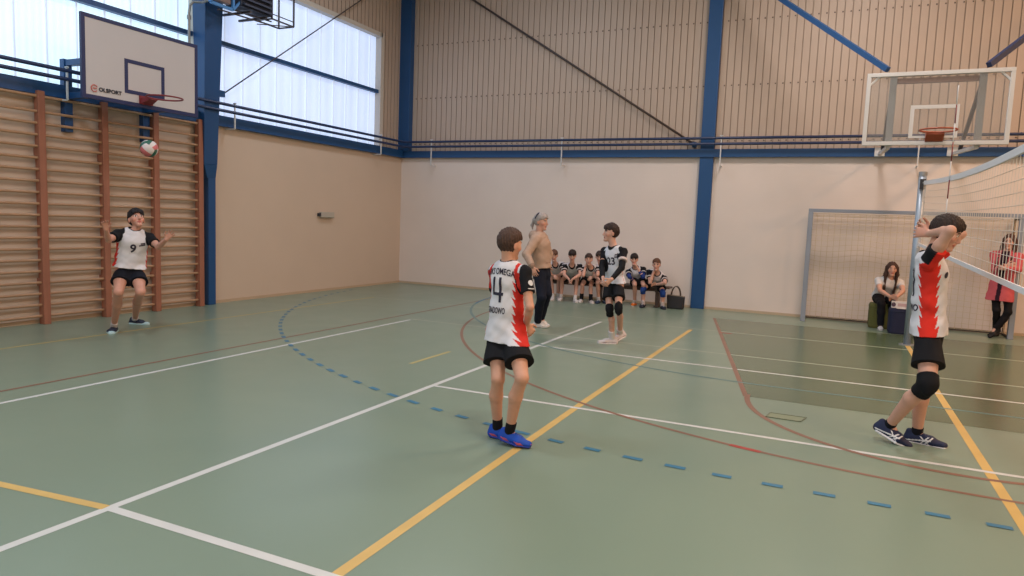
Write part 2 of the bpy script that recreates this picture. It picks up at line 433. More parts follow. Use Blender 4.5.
local(mb, o, 'connection_frame', mat('mid_blue_steel', (70,130,190), .45))
mb = MB(); mb.box((-8.97,8.06,4.80),(-8.88,8.36,5.2)); mb.bar((-8.92,8.36,5.0),(-8.92,8.56,5.0),.06); local(mb, o, 'motor_box', mat('brown_motor_box', (118,96,88), .5), bevel=.01)
o = thing('supply_pipe', (LX+.2, 7.95, 4.0), 'bent grey supply pipe rising beside the blue column above the backboard', 'pipe')
mb = MB(); mb.tube([(-9.3,7.93,3.33),(-9.3,7.93,4.60),(-9.3,7.95,4.72),(-9.28,8.0,4.78),(-9.2,8.09,4.79),(-9.0,8.1,4.83)], .02, 8); local(mb, o, 'pipe', M_GALV, smooth=True)
mb = MB(); mb.tube([(-9.3,7.93,4.5),(-9.3,7.93,4.56)], .032, 8); local(mb, o, 'coupling', M_GALV)

# ------------------------------------------------------------------ wall bars
o = thing('wall_bars', (LX, 6.6, 0), 'wooden wall bars with reddish uprights covering the wall under the backboard', 'wall bars')
UY = (3.99, 4.85, 5.71, 6.57, 7.38, 8.19)
for y in UY:
    mb = MB()
    mb.hexa([(LX+.06,y-.045,0),(LX+.17,y-.045,0),(LX+.17,y+.045,0),(LX+.06,y+.045,0),(LX+.06,y-.045,3.02),(LX+.15,y-.045,3.02),(LX+.15,y+.045,3.02),(LX+.06,y+.045,3.02)])
    mb.box((LX, y-.03, 2.2), (LX+.06, y+.03, 2.3)); mb.box((LX, y-.03, .5), (LX+.06, y+.03, .6))
    local(mb, o, 'upright', M_WOOD_UP, bevel=.006)
NR = 20
for y0, y1 in zip(UY[:-1], UY[1:]):
    for k in range(NR):
        z = .11+k*.147
        if k == NR-1: z = 2.95
        x = LX+.115
        mb = MB(); n = 10
        ring = lambda y: [(x+.015*math.cos(2*math.pi*i/n), y, z+.019*math.sin(2*math.pi*i/n)) for i in range(n)]
        mb.add(ring(y0+.044)+ring(y1-.044), [(i, i+n, (i+1) % n + n, (i+1) % n) for i in range(n)])
        local(mb, o, 'rung', M_WOOD_RUNG, smooth=True)

# ------------------------------------------------------------------ text as mesh
def text_mesh(txt, size, bold=0.0, depth=0.0, align='CENTER'):
    c = bpy.data.curves.new('lettering', 'FONT'); c.body = txt; c.size = size; c.align_x = align; c.align_y = 'CENTER'
    c.offset = bold; c.extrude = depth; c.resolution_u = 3
    t = bpy.data.objects.new('lettering', c); COL.objects.link(t)
    bpy.context.view_layer.update()
    me = bpy.data.meshes.new_from_object(t.evaluated_get(bpy.context.evaluated_depsgraph_get()))
    V = [tuple(v.co) for v in me.vertices]; F = [tuple(p.vertices) for p in me.polygons]
    bpy.data.objects.remove(t); bpy.data.curves.remove(c); bpy.data.meshes.remove(me)
    return V, F
def flat_text(txt, size, O, ru, uv, bold=0.0, align='CENTER', sx=1.0, th=.002):
    V, F = text_mesh(txt, size, bold, 0.0, align); mb = MB()
    O = np.array(O, float); ru = np.array(ru, float); uv = np.array(uv, float); n = np.cross(ru, uv)
    mb.add([O + ru*v[0]*sx + uv*v[1] + n*th for v in V], F); return mb

# ------------------------------------------------------------------ basketball hoops
def ring_pts(c, r, n=32): return [(c[0]+r*math.cos(2*math.pi*i/n), c[1]+r*math.sin(2*math.pi*i/n), c[2]) for i in range(n)]
# left: opaque board facing +X
BX, Y0, Y1, Z0, Z1 = -8.75, 5.85, 7.60, 2.95, 3.99
o = thing('basketball_hoop', (LX, 6.72, 2.9), 'white basketball board with dark blue border and red rim above the wall bars', 'basketball hoop', 'basketball hoops')
mb = MB(); mb.box((BX-.03, Y0, Z0), (BX, Y1, Z1)); bd = local(mb, o, 'backboard', M_BOARD)
mb = MB(); w = .045
for lo, hi in (((Y0-.005,Z0-.005),(Y1+.005,Z0+w)), ((Y0-.005,Z1-w),(Y1+.005,Z1+.005)), ((Y0-.005,Z0+w),(Y0+w,Z1-w)), ((Y1-w,Z0+w),(Y1+.005,Z1-w))):
    mb.box((BX-.035, lo[0], lo[1]), (BX+.004, hi[0], hi[1]))
sub(mb, o, bd, 'border', M_BOARD_BLUE)
mb = MB(); a0, a1, c0, c1 = 6.43, 7.04, 3.10, 3.55
for lo, hi in (((a0,c0),(a1,c0+.05)), ((a0,c1-.05),(a1,c1)), ((a0,c0+.05),(a0+.05,c1-.05)), ((a1-.05,c0+.05),(a1,c1-.05))):
    mb.box((BX, lo[0], lo[1]), (BX+.004, hi[0], hi[1]))
sub(mb, o, bd, 'target_square', M_BOARD_BLUE)
mb = flat_text('OLSPORT', .068, (BX+.003, 6.065, 3.075), (0,1,0), (0,0,1), .003, 'LEFT', 1.08); sub(mb, o, bd, 'lettering', M_INK)
mb = MB(); mb.tube([(BX+.004, 6.005+.042*math.cos(a), 3.08+.042*math.sin(a)) for a in np.linspace(.5, 5.6, 16)], .007, 6)
mb.bar((BX+.004,5.985,3.08),(BX+.004,6.035,3.08),.012); sub(mb, o, bd, 'logo', M_LOGO_RED)
rc = (BX+.15+.225, 6.74, 3.07)
mb = MB(); mb.tube(ring_pts(rc, .225), .011, 8, closed=True); rim = local(mb, o, 'rim', M_RIM, smooth=True)
mb = MB(); mb.box((BX, 6.64, 2.99), (BX+.02, 6.84, 3.10)); mb.hexa([(BX,6.65,2.99),(BX+.16,6.68,3.05),(BX+.16,6.80,3.05),(BX,6.83,2.99),(BX,6.65,3.07),(BX+.16,6.68,3.075),(BX+.16,6.80,3.075),(BX,6.83,3.07)])
sub(mb, o, rim, 'rim_bracket', M_RIM)
for y in (6.10, 7.26):
    mb = MB(); mb.box((LX, y-.055, 2.55), (LX+.09, y+.055, 3.50)); mb.bar((LX+.05,y,3.45),(BX-.03,y,3.45),.08); mb.bar((LX+.05,y,3.02),(BX-.03,y,3.02),.08)
    local(mb, o, 'wall_bracket', M_BLUE, bevel=.004)
# right: clear board facing -Y on a long arm
HX, HY = 1.16, 11.6
x0, x1, z0, z1 = HX-.9, HX+.9, 2.90, 3.93
o = thing('basketball_hoop', (HX, BY, 2.9), 'clear basketball board in a white frame with orange rim above the goal', 'basketball hoop', 'basketball hoops')
mb = MB(); mb.box((x0+.03, HY-.008, z0+.03), (x1-.03, HY+.004, z1-.03)); bd = local(mb, o, 'backboard', M_GLASS)
mb = MB()
for lo, hi in (((x0,z0),(x1,z0+.055)), ((x0,z1-.055),(x1,z1)), ((x0,z0+.055),(x0+.055,z1-.055)), ((x1-.055,z0+.055),(x1,z1-.055))):
    mb.box((lo[0], HY-.03, lo[1]), (hi[0], HY+.03, hi[1]))
for sx, sz in ((1,1),(-1,1)):
    cxx = HX+sx*.87; mb.bar((cxx, HY, z1-.18), (cxx-sx*.15, HY, z1-.03), .03)
sub(mb, o, bd, 'board_frame', M_WHITE_METAL, bevel=.004)
mb = MB(); a0, a1, c0, c1 = HX-.31, HX+.29, 3.0, 3.46
for lo, hi in (((a0,c0),(a1,c0+.03)), ((a0,c1-.05),(a1,c1)), ((a0,c0+.03),(a0+.05,c1-.05)), ((a1-.05,c0+.03),(a1,c1-.05))):
    mb.box((lo[0], HY-.014, lo[1]), (hi[0], HY-.009, hi[1]))
sub(mb, o, bd, 'target_square', M_WHITE_METAL)
rc = (HX+.02, HY-.15-.225, 3.06)
mb = MB(); mb.tube(ring_pts(rc, .225), .012, 8, closed=True); rim = local(mb, o, 'rim', M_RIM2, smooth=True)
mb = MB(); mb.box((HX-.1, HY-.03, 2.94), (HX+.12, HY-.01, 3.07))
mb.hexa([(HX-.1,HY-.16,3.03),(HX+.12,HY-.16,3.03),(HX+.12,HY-.02,2.94),(HX-.1,HY-.02,2.94),(HX-.1,HY-.16,3.065),(HX+.12,HY-.16,3.065),(HX+.12,HY-.02,3.07),(HX-.1,HY-.02,3.07)])
sub(mb, o, rim, 'rim_bracket', M_RIM2)
for sx in (-.55, .55):
    mb = MB(); x = HX+sx
    mb.bar((x,HY+.1,z0),(x,HY+.1,z1-.02),.09,.06,up=(0,1,0)); local(mb, o, 'upright_tube', M_GALV, bevel=.004)
    mb = MB(); mb.bar((x,HY+.1,z0-.02),(x,BY-.14,z0+.12),.05); mb.box((x-.08, BY-.145, z0+.08), (x+.08, BY-.10, z0+.23)); local(mb, o, 'support_arm', M_WHITE_METAL)
    mb = MB(); mb.bar((x,HY+.12,z1-.12),(x,BY-.9,z0+.10),.045,.07); local(mb, o, 'diagonal_tube', M_DK)
mb = MB(); mb.bar((HX-.55,HY+.13,z1-.1),(HX+.55,HY+.13,z1-.1),.06,.07); local(mb, o, 'cross_tube', mat('brown_steel', (112,84,74), .5))
mb = MB(); mb.bar((.52,HY+.1,4.0),(-2.4,BY-.1,6.72),.075); local(mb, o, 'side_strut', M_BLUE)
mb = MB(); mb.bar((1.76,HY+.1,4.0),(4.6,BY-.1,6.72),.075); local(mb, o, 'side_strut', M_NAVY)

# ------------------------------------------------------------------ handball goal
GY = 13.54; g0, g1, gz = -.41, 2.70, 1.96
o = thing('handball_goal', (1.15, GY, 0), 'grey framed handball goal with slack beige net against the back wall', 'goal')
for x in (g0, g1):
    mb = MB(); mb.box((x-.04, GY-.04, 0), (x+.04, GY+.04, gz)); local(mb, o, 'post', M_GOALP, bevel=.006)
mb = MB(); mb.box((g0-.04, GY-.04, gz), (g1+.04, GY+.04, gz+.06)); local(mb, o, 'crossbar', M_GOALP, bevel=.006)
mb = MB()
for x in (g0, g1): mb.bar((x,GY+.04,gz-.02),(x,14.07,gz-.02),.03); mb.bar((x,14.07,0),(x,14.07,gz),.03); mb.bar((x,GY,.02),(x,14.07,.02),.03)
mb.bar((g0,14.07,.03),(g1,14.07,.03),.035)
local(mb, o, 'rear_frame', M_DKSTEEL)
def cord(mb, p, q, w):
    p = np.array(p, float); q = np.array(q, float); d = q-p; d /= np.linalg.norm(d)
    u = np.array([0,0,1.0]) if abs(d[2]) < .8 else np.array([1.0,0,0])
    r = np.cross(d, u); r /= np.linalg.norm(r); u = np.cross(r, d)
    V = [c+k for c in (p, q) for k in (r*w, u*w, -r*w*.5-u*w)]
    mb.add(V, [(0,1,4,3),(1,2,5,4),(2,0,3,5)])
def net_sheet(mb, f, nu, nv, w):
    P = [[f(i/nu, j/nv) for j in range(nv+1)] for i in range(nu+1)]
    for i in range(nu+1):
        for j in range(nv+1):
            if i < nu: cord(mb, P[i][j], P[i+1][j], w)
            if j < nv: cord(mb, P[i][j], P[i][j+1], w)
mb = MB()
sag = lambda u, v: .03*math.sin(u*17+v*5)*math.sin(v*math.pi)
net_sheet(mb, lambda u, v: (g0+(g1-g0)*u, 14.04-.05*abs(math.sin(u*9))*v*(1-v)*2, .04+(gz-.05)*v + sag(u, v)), 31, 20, .0034)
net_sheet(mb, lambda u, v: (g0, GY+.5*u, .04+(gz-.05)*v), 5, 22, .0022)
net_sheet(mb, lambda u, v: (g1, GY+.5*u, .04+(gz-.05)*v), 5, 22, .0022)
net_sheet(mb, lambda u, v: (g0+(g1-g0)*u, GY+.5*v, gz-.02-.05*math.sin(v*math.pi)), 36, 5, .0022)
local(mb, o, 'goal_net', M_NET2)

# ------------------------------------------------------------------ volleyball net and post
PXp, PYp = 1.09, 11.68
o = thing('volleyball_post', (PXp, PYp, 0), 'round blue grey volleyball post standing at the far end of the net', 'net post')
mb = MB(); mb.tube([(PXp,PYp,0),(PXp,PYp,2.50)], .052, 20); local(mb, o, 'pole', M_POST, smooth=True)
mb = MB(); mb.tube([(PXp,PYp,2.47),(PXp,PYp,2.53)], .056, 20); local(mb, o, 'top_cap', M_GALV)
mb = MB(); mb.tube([(PXp,PYp,0.0),(PXp,PYp,.012)], .11, 24); local(mb, o, 'floor_plate', M_GALV)
mb = MB(); mb.box((PXp-.035,PYp-.095,2.28),(PXp+.035,PYp-.045,2.42)); local(mb, o, 'winch', M_DK)
NY0, NY1 = 11.42, 1.9
ztop = lambda y: 2.385 - .16*math.sin(math.pi*(NY0-y)/(NY0-NY1))
zbot = lambda y: 1.375 + (y-8.65)*.0326
o = thing('volleyball_net', (PXp, 8.0, 1.4), 'white mesh volleyball net stretched from the post toward the right edge', 'volleyball net')
def band(fz, h, th=.006):
    mb = MB(); n = 40
    for i in range(n):
        ya, yb = NY0+(NY1-NY0)*i/n, NY0+(NY1-NY0)*(i+1)/n
        za, zb = fz(ya), fz(yb)
        mb.hexa([(PXp-th,ya,za),(PXp+th,ya,za),(PXp+th,yb,zb),(PXp-th,yb,zb),(PXp-th,ya,za+h),(PXp+th,ya,za+h),(PXp+th,yb,zb+h),(PXp-th,yb,zb+h)])
    return mb
local(band(lambda y: ztop(y)-.055, .055), o, 'top_tape', M_TAPE)
local(band(lambda y: zbot(y)+.005, .04), o, 'bottom_tape', M_TAPE)
mb = MB(); net_sheet(mb, lambda u, v: (PXp, NY0+(NY1-NY0)*u, zbot(NY0+(NY1-NY0)*u)+.04+(ztop(NY0+(NY1-NY0)*u)-zbot(NY0+(NY1-NY0)*u)-.1)*v), 95, 10, .0022)
local(mb, o, 'mesh', M_NET)
mb = MB()
for fz in (ztop, zbot): mb.tube([(PXp,NY0,fz(NY0)-.02),(PXp,PYp-.05,fz(NY0)-.02)], .005, 6)
local(mb, o, 'tension_cord', M_NET)
for k in range(9):
    if k == 0: an = None
    mb = MB(); mb.tube([(PXp-.012, 8.86, 1.42+k*.2),(PXp-.012, 8.86, 1.62+k*.2)], .006, 8)
    if an is None: an = local(mb, o, 'antenna', M_TAPE, smooth=True)
    else: sub(mb, o, an, 'antenna_stripe', M_RIM if k % 2 else M_TAPE, smooth=True)
o = thing('floor_plate', (-.36, 6.5, 0), 'thin rectangular floor socket cover in the green floor beside the red key line', 'floor cover')
c_ = [at(x, y, z=0) for x, y in ((770,413),(806,418),(800,422),(766,417))]
mb = MB(); mb.hexa([(p[0],p[1],.0005) for p in reversed(c_)]+[(p[0],p[1],.004) for p in reversed(c_)]); local(mb, o, 'cover', mat('floor_socket_cover', (128,138,112), .4))
mb = MB(); 
for i in range(4): mb.bar((c_[i][0],c_[i][1],.004),(c_[(i+1)%4][0],c_[(i+1)%4][1],.004),.012,.006)
local(mb, o, 'cover_rim', mat('floor_socket_rim', (112,120,98), .4))

# ------------------------------------------------------------------ bench, bag, poufs
o = thing('gym_bench', (-4.0, 13.75, 0), 'low brown wooden gym bench along the back wall under the seated boys', 'bench')
mb = MB(); mb.box((-5.75, 13.58, .385), (-2.85, 13.90, .42)); local(mb, o, 'seat', M_BENCH, bevel=.006)
mb = MB(); mb.box((-5.6, 13.70, .31), (-3.0, 13.77, .386)); local(mb, o, 'beam', M_BENCH)
for x in (-5.5, -4.3, -3.1):
    mb = MB(); mb.box((x-.035, 13.60, .30), (x+.035, 13.88, .385)); mb.box((x-.035, 13.66, .03), (x+.035, 13.81, .30)); mb.box((x-.04, 13.58, 0), (x+.04, 13.90, .035))
    local(mb, o, 'leg', M_BENCH, bevel=.004)
bx, by_ = -2.72, 13.72
o = thing('handbag', (bx, by_, 0), 'black handbag with upright strap standing on the floor beside the bench', 'bag')
mb = MB(); mb.hexa([(bx-.17,by_-.08,0),(bx+.14,by_-.08,0),(bx+.14,by_+.08,0),(bx-.17,by_+.08,0),(bx-.19,by_-.05,.27),(bx+.155,by_-.05,.25),(bx+.155,by_+.05,.25),(bx-.19,by_+.05,.27)])
bg = local(mb, o, 'bag_body', mat('black_bag_leather', (26,24,26), .5, noise=(8,.1)), bevel=.02)
mb = MB(); mb.bar((bx-.18,by_,.267),(bx+.145,by_,.25),.09,.012); sub(mb, o, bg, 'zip_edge', mat('bag_trim_tan', (128,112,92), .5))
for dy in (-.035, .035):
    mb = MB(); mb.tube([(bx-.11+.18*(1-math.cos(a))/2*1.0, by_+dy, .25+.19*math.sin(a)) for a in np.linspace(0, math.pi, 14)], .009, 7); local(mb, o, 'handle', mat('bag_strap', (70,58,50), .5), smooth=True)

def pouf(name, c, rx, ry, h, M, label):
    o = thing(name, (c[0], c[1], 0), label, 'pouf', 'seat cubes by the goal')
    mb = MB(); n = 8; ring = []
    prof = [(0.94,0),(1.0,.03),(1.0,h-.05),(.97,h-.015),(.9,h)]
    k = 40
    V = []; F = []
    for s, z in prof:
        for i in range(k):
            a = 2*math.pi*i/k; e = .35
            V.append((c[0]+rx*s*math.copysign(abs(math.cos(a))**e, math.cos(a)), c[1]+ry*s*math.copysign(abs(math.sin(a))**e, math.sin(a)), z))
    for j in range(len(prof)-1):
        for i in range(k): F.append((j*k+i, j*k+(i+1)%k, (j+1)*k+(i+1)%k, (j+1)*k+i))
    F.append(tuple(range(k-1,-1,-1))); F.append(tuple((len(prof)-1)*k+i for i in range(k)))
    mb.add(V, F); body = local(mb, o, 'cushion', M, smooth=False)
    sm = MB(); sm.tube([(c[0]+rx*1.005*math.copysign(abs(math.cos(a))**.35, math.cos(a)), c[1]+ry*1.005*math.copysign(abs(math.sin(a))**.35, math.sin(a)), h-.05) for a in np.linspace(0, 2*math.pi, k, endpoint=False)], .006, 6, closed=True)
    sub(sm, o, body, 'seam', M, smooth=True)
    return o
pouf('seat_pouf', (.86, 13.62), .22, .22, .42, mat('olive_fabric', (92, 92, 44), .85, noise=(30,.08)), 'olive green square pouf under the seated young woman')
pouf('seat_pouf', (1.10, 13.02), .19, .19, .42, mat('navy_fabric', (30, 36, 66), .85, noise=(30,.08)), 'dark navy square pouf with white cards on it beside the net post')

LAMPS = [(-6, 10, 120, (232,241,255)), (0, 10.5, 210, (255,243,236)), (6, 10.5, 310, (255,196,150)), (11, 10, 220, (255,200,156)),
         (-6, 3, 150, (226,239,255)), (0, 3, 180, (252,246,240)), (6, 3, 235, (255,212,174)), (11, 3, 200, (255,208,170)),
         (-6, -5, 240, (224,238,255)), (0, -5, 220, (248,246,246)), (6, -5, 205, (255,222,190)), (11, -5, 190, (255,218,186))]
# ------------------------------------------------------------------ lights: unseen, under the ceiling; cool left ones added to stand in for window daylight
def lamp(x, y, power, rgb, size=1.3):
    l = bpy.data.lights.new('unseen_ceiling_light', 'AREA'); l.shape = 'DISK'; l.size = size; l.energy = power; l.color = tuple(lin(rgb))
    o = bpy.data.objects.new('unseen_ceiling_light', l); COL.objects.link(o); o.location = (x, y, CZ-.25)
for x, y, p, c in LAMPS: lamp(x, y, p, c)

# ------------------------------------------------------------------ smooth solid modelling of figures
def V3(*a): return np.array(a if len(a) == 3 else a[0], float)
def unit(v): v = np.asarray(v, float); return v/(np.linalg.norm(v)+1e-12)
def rot(v, axis, deg):
    a = unit(axis); t = math.radians(deg); v = np.asarray(v, float)
    return v*math.cos(t) + np.cross(a, v)*math.sin(t) + a*(a@v)*(1-math.cos(t))

class Solid:
    """smooth union of tapered limbs and ellipsoids with cuts; turned into one surface"""
    def __init__(s): s.ops = []; s.post = []; s.noise = []
    def limb(s, a, b, ra, rb, k=.02, R=None, cuts=(), mode='add'):
        s.ops.append(('limb', mode, k, V3(a), V3(b), ra, rb, None if R is None else V3(R), list(cuts))); return s
    def ell(s, c, F, R, U, r, k=.02, mode='add', cuts=()):
        """r = radii along forward, right, up"""
        s.ops.append(('ell', mode, k, V3(c), V3(F), V3(R), V3(U), r, list(cuts))); return s
    def cut(s, p, n): s.post.append((V3(p), unit(n))); return s   # keep the side opposite to n
    def ripple(s, amp, freq, dirs): s.noise.append((amp, freq, dirs)); return s
    def box_of(s, op):
        if op[0] == 'limb':
            a, b = op[3], op[4]; r = max(np.max(op[5]), np.max(op[6]))
            return np.minimum(a, b)-r, np.maximum(a, b)+r
        r = max(op[7]); return op[3]-r, op[3]+r
    def prim(s, op, P):
        if op[0] == 'limb':
            _, _, _, a, b, ra, rb, R, cuts = op
            ab = b-a; L2 = ab@ab + 1e-12; q = P-a; t = np.clip(q@ab/L2, 0, 1); q = q - t[:, None]*ab
            if R is None:
                d = np.sqrt((q*q).sum(1)) - (ra+(rb-ra)*t)
            else:
                u = ab/math.sqrt(L2); e1 = unit(R-u*(R@u)); e2 = np.cross(u, e1)
                r1 = ra[0]+(rb[0]-ra[0])*t; r2 = ra[1]+(rb[1]-ra[1])*t; rm = np.minimum(r1, r2)
                d = (np.sqrt((q@e1/r1)**2 + (q@e2/r2)**2 + (q@u/rm)**2)-1)*rm
        else:
            _, _, _, c, F, R, U, r, cuts = op
            q = P-c; x = q@F; y = q@R; z = q@U
            k0 = np.sqrt((x/r[0])**2+(y/r[1])**2+(z/r[2])**2); k1 = np.sqrt((x/r[0]**2)**2+(y/r[1]**2)**2+(z/r[2]**2)**2)+1e-9
            d = k0*(k0-1)/k1
        for p, n in cuts: d = np.maximum(d, (P-V3(p))@unit(n))
        return d
    def __call__(s, P, margin=.06):
        D = np.full(len(P), 1.0)
        for op in s.ops:
            lo, hi = s.box_of(op); I = np.nonzero(((P > lo-margin) & (P < hi+margin)).all(1))[0]
            if not len(I): continue
            d = s.prim(op, P[I]); k = op[2]; x = D[I]
            if op[1] == 'add':
                h = np.clip(.5+.5*(x-d)/k, 0, 1); D[I] = x+(d-x)*h - k*h*(1-h)
            elif op[1] == 'sub':
                h = np.clip(.5-.5*(x+d)/k, 0, 1); D[I] = x+(-d-x)*h + k*h*(1-h)
        for p, n in s.post: D = np.maximum(D, (P-p)@n)
        for amp, freq, dirs in s.noise:
            w = np.zeros(len(P))
            for i, v in enumerate(dirs): w += np.sin(P@(V3(v)*freq*(1+.37*i)) + 1.7*i + .6*np.sin(P@V3(v[1], v[2], v[0])*freq*.6))
            D = D + amp*w/len(dirs)
        return D
    def surface(s, vox):
        los, his = zip(*[s.box_of(o) for o in s.ops if o[1] == 'add'])
        lo = np.min(los, 0)-4*vox; hi = np.max(his, 0)+4*vox
        B = 4; nb = np.ceil((hi-lo)/(vox*B)).astype(int)
        g = [lo[i]+(np.arange(nb[i])+.5)*vox*B - vox*.5 for i in range(3)]
        Pc = np.stack(np.meshgrid(*g, indexing='ij'), -1).reshape(-1, 3)
        Dc = s(Pc, margin=.15).reshape(nb)
        F = np.repeat(np.repeat(np.repeat(np.sign(Dc), B, 0), B, 1), B, 2).astype(np.float32)
        near = np.argwhere(np.abs(Dc) < 5*vox+.012)
        off = np.stack(np.meshgrid(*[np.arange(B)]*3, indexing='ij'), -1).reshape(-1, 3)
        I = (near[:, None, :]*B + off[None]).reshape(-1, 3)
        F[I[:, 0], I[:, 1], I[:, 2]] = s(lo + I*vox)
        ins = F < 0
        A = np.zeros(tuple(n-1 for n in F.shape), np.int8)
        C8 = [(i, j, k) for i in (0, 1) for j in (0, 1) for k in (0, 1)]
        sh = A.shape
        for i, j, k in C8: A += ins[i:i+sh[0], j:j+sh[1], k:k+sh[2]]
        cells = np.argwhere((A > 0) & (A < 8))
        vals = {c: F[cells[:, 0]+c[0], cells[:, 1]+c[1], cells[:, 2]+c[2]] for c in C8}
        pos = np.zeros((len(cells), 3)); cnt = np.zeros(len(cells))
        for c0 in C8:
            for ax in range(3):
                if c0[ax]: continue
                c1 = list(c0); c1[ax] = 1; a = vals[c0]; b_ = vals[tuple(c1)]
                mk = (a < 0) != (b_ < 0); t = np.where(mk, a/np.where(mk, a-b_, 1), 0)
                p = np.tile(np.array(c0, float), (len(cells), 1)); p[:, ax] += t
                pos[mk] += p[mk]; cnt += mk
        Vt = lo + (cells + pos/cnt[:, None])*vox
        idx = np.full(sh, -1, np.int32); idx[cells[:, 0], cells[:, 1], cells[:, 2]] = np.arange(len(cells))
        Q = []
        for ax in range(3):
            a1, a2 = (ax+1) % 3, (ax+2) % 3
            sl0 = [slice(1, -1)]*3; sl1 = [slice(1, -1)]*3; sl0[ax] = slice(0, -1); sl1[ax] = slice(1, None)
            i0 = ins[tuple(sl0)]; i1 = ins[tuple(sl1)]
            E = np.argwhere(i0 != i1); 
            if not len(E): continue
            base = E.copy(); base[:, a1] += 1; base[:, a2] += 1
            d1 = np.zeros(3, int); d1[a1] = 1; d2 = np.zeros(3, int); d2[a2] = 1
            q = np.stack([idx[tuple((base-o_).T)] for o_ in (d1+d2, d2, d1*0, d1)], 1)
            fl = ~i0[tuple(E.T)]
            q[fl] = q[fl][:, ::-1]
            Q.append(q)
        Q = np.concatenate(Q); Q = Q[(Q >= 0).all(1)]
        return Vt, Q

def solid_obj(name, S, vox, M, parent=None, base=None, colour=None, mats=None):
    Vt, Q = S.surface(vox)
    me = bpy.data.meshes.new(name)
    me.vertices.add(len(Vt)); me.vertices.foreach_set('co', (Vt-base).astype(np.float32).ravel())
    me.loops.add(Q.size); me.loops.foreach_set('vertex_index', Q.astype(np.int32).ravel())
    me.polygons.add(len(Q)); me.polygons.foreach_set('loop_start', np.arange(0, Q.size, 4, dtype=np.int32))
    me.polygons.foreach_set('use_smooth', np.ones(len(Q), bool))
    me.materials.append(M)
    me.update(calc_edges=True); me.validate()
    if colour is not None:
        a = me.attributes.new('col', 'FLOAT_COLOR', 'POINT')
        c = np.ones((len(Vt), 4), np.float32); c[:, :3] = colour(Vt); a.data.foreach_set('color', c.ravel())
    o = bpy.data.objects.new(name, me); COL.objects.link(o)
    if parent is not None: o.parent = parent
    else: o.location = tuple(base)
    return o

def decal(name, V2, F2, S, O, ru, uv, n, M, parent, base, lift=.003, fine=.02):
    """a flat print laid onto the surface of solid S"""
    bm = bmesh.new(); vv = [bm.verts.new((v[0], v[1], 0)) for v in V2]
    for f in F2:
        try: bm.faces.new([vv[i] for i in f])
        except ValueError: pass
    bmesh.ops.triangulate(bm, faces=bm.faces[:])
    for _ in range(3):
        ed = [e for e in bm.edges if e.calc_length() > fine]
        if not ed: break
        bmesh.ops.subdivide_edges(bm, edges=ed, cuts=1); bmesh.ops.triangulate(bm, faces=bm.faces[:])
    P2 = np.array([v.co[:] for v in bm.verts]); bm.verts.index_update()
    Fs = [tuple(v.index for v in f.verts) for f in bm.faces]; bm.free()
    n = unit(n); P = V3(O) + P2[:, :1]*V3(ru) + P2[:, 1:2]*V3(uv) + n*.3
    t = np.zeros(len(P))
    for _ in range(70):
        d = S(P - n*t[:, None], margin=.3); t = np.clip(t + np.clip(d, -.02, .05)*.8, 0, .7)
    P = P - n*(t-lift)[:, None] - base
    me = bpy.data.meshes.new(name); me.from_pydata([tuple(p) for p in P], [], Fs); me.materials.append(M)
    me.update()
    fn = np.mean([p.normal[:] for p in me.polygons], 0)
    if fn@n < 0: me.flip_normals()
    o = bpy.data.objects.new(name, me); COL.objects.link(o); o.parent = parent
    return o
def strokes(segs, w):
    """polyline strokes -> flat quads"""
    V = []; F = []
    for (a, b_) in segs:
        a = np.array(a, float); b_ = np.array(b_, float); d = (b_-a)/np.linalg.norm(b_-a); n = np.array([-d[1], d[0]])*w/2; i = len(V)
        V += [tuple(a-n), tuple(b_-n), tuple(b_+n), tuple(a+n)]; F.append((i, i+1, i+2, i+3))
    return V, F
def disc2(r, n=20): return [(r*math.cos(2*math.pi*i/n), r*math.sin(2*math.pi*i/n)) for i in range(n)], [tuple(range(n))]

M_SKIN = mat('skin', rough=.5, attr=True, noise=(40, .03), spec=.35)
M_HAIR = mat('hair', rough=.6, attr=True, noise=(90, .25), bump=(150, .3), spec=.3)
M_CLOTH = mat('cloth', rough=.85, attr=True, noise=(25, .03), bump=(40, .08), spec=.2)
M_SHOE = mat('shoe_material', rough=.6, attr=True, noise=(40, .05), spec=.3)
M_PRINT_DK = mat('dark_jersey_print', (44, 40, 58), .8)
M_PRINT_WH = mat('white_jersey_print', (214, 214, 218), .8)

BLACK = lin((27, 27, 31)); NAVYC = lin((28, 32, 48)); WHITEC = lin((218, 214, 218)); REDC = lin((206, 52, 44))
def solidc(c): return lambda P: np.tile(c, (len(P), 1))

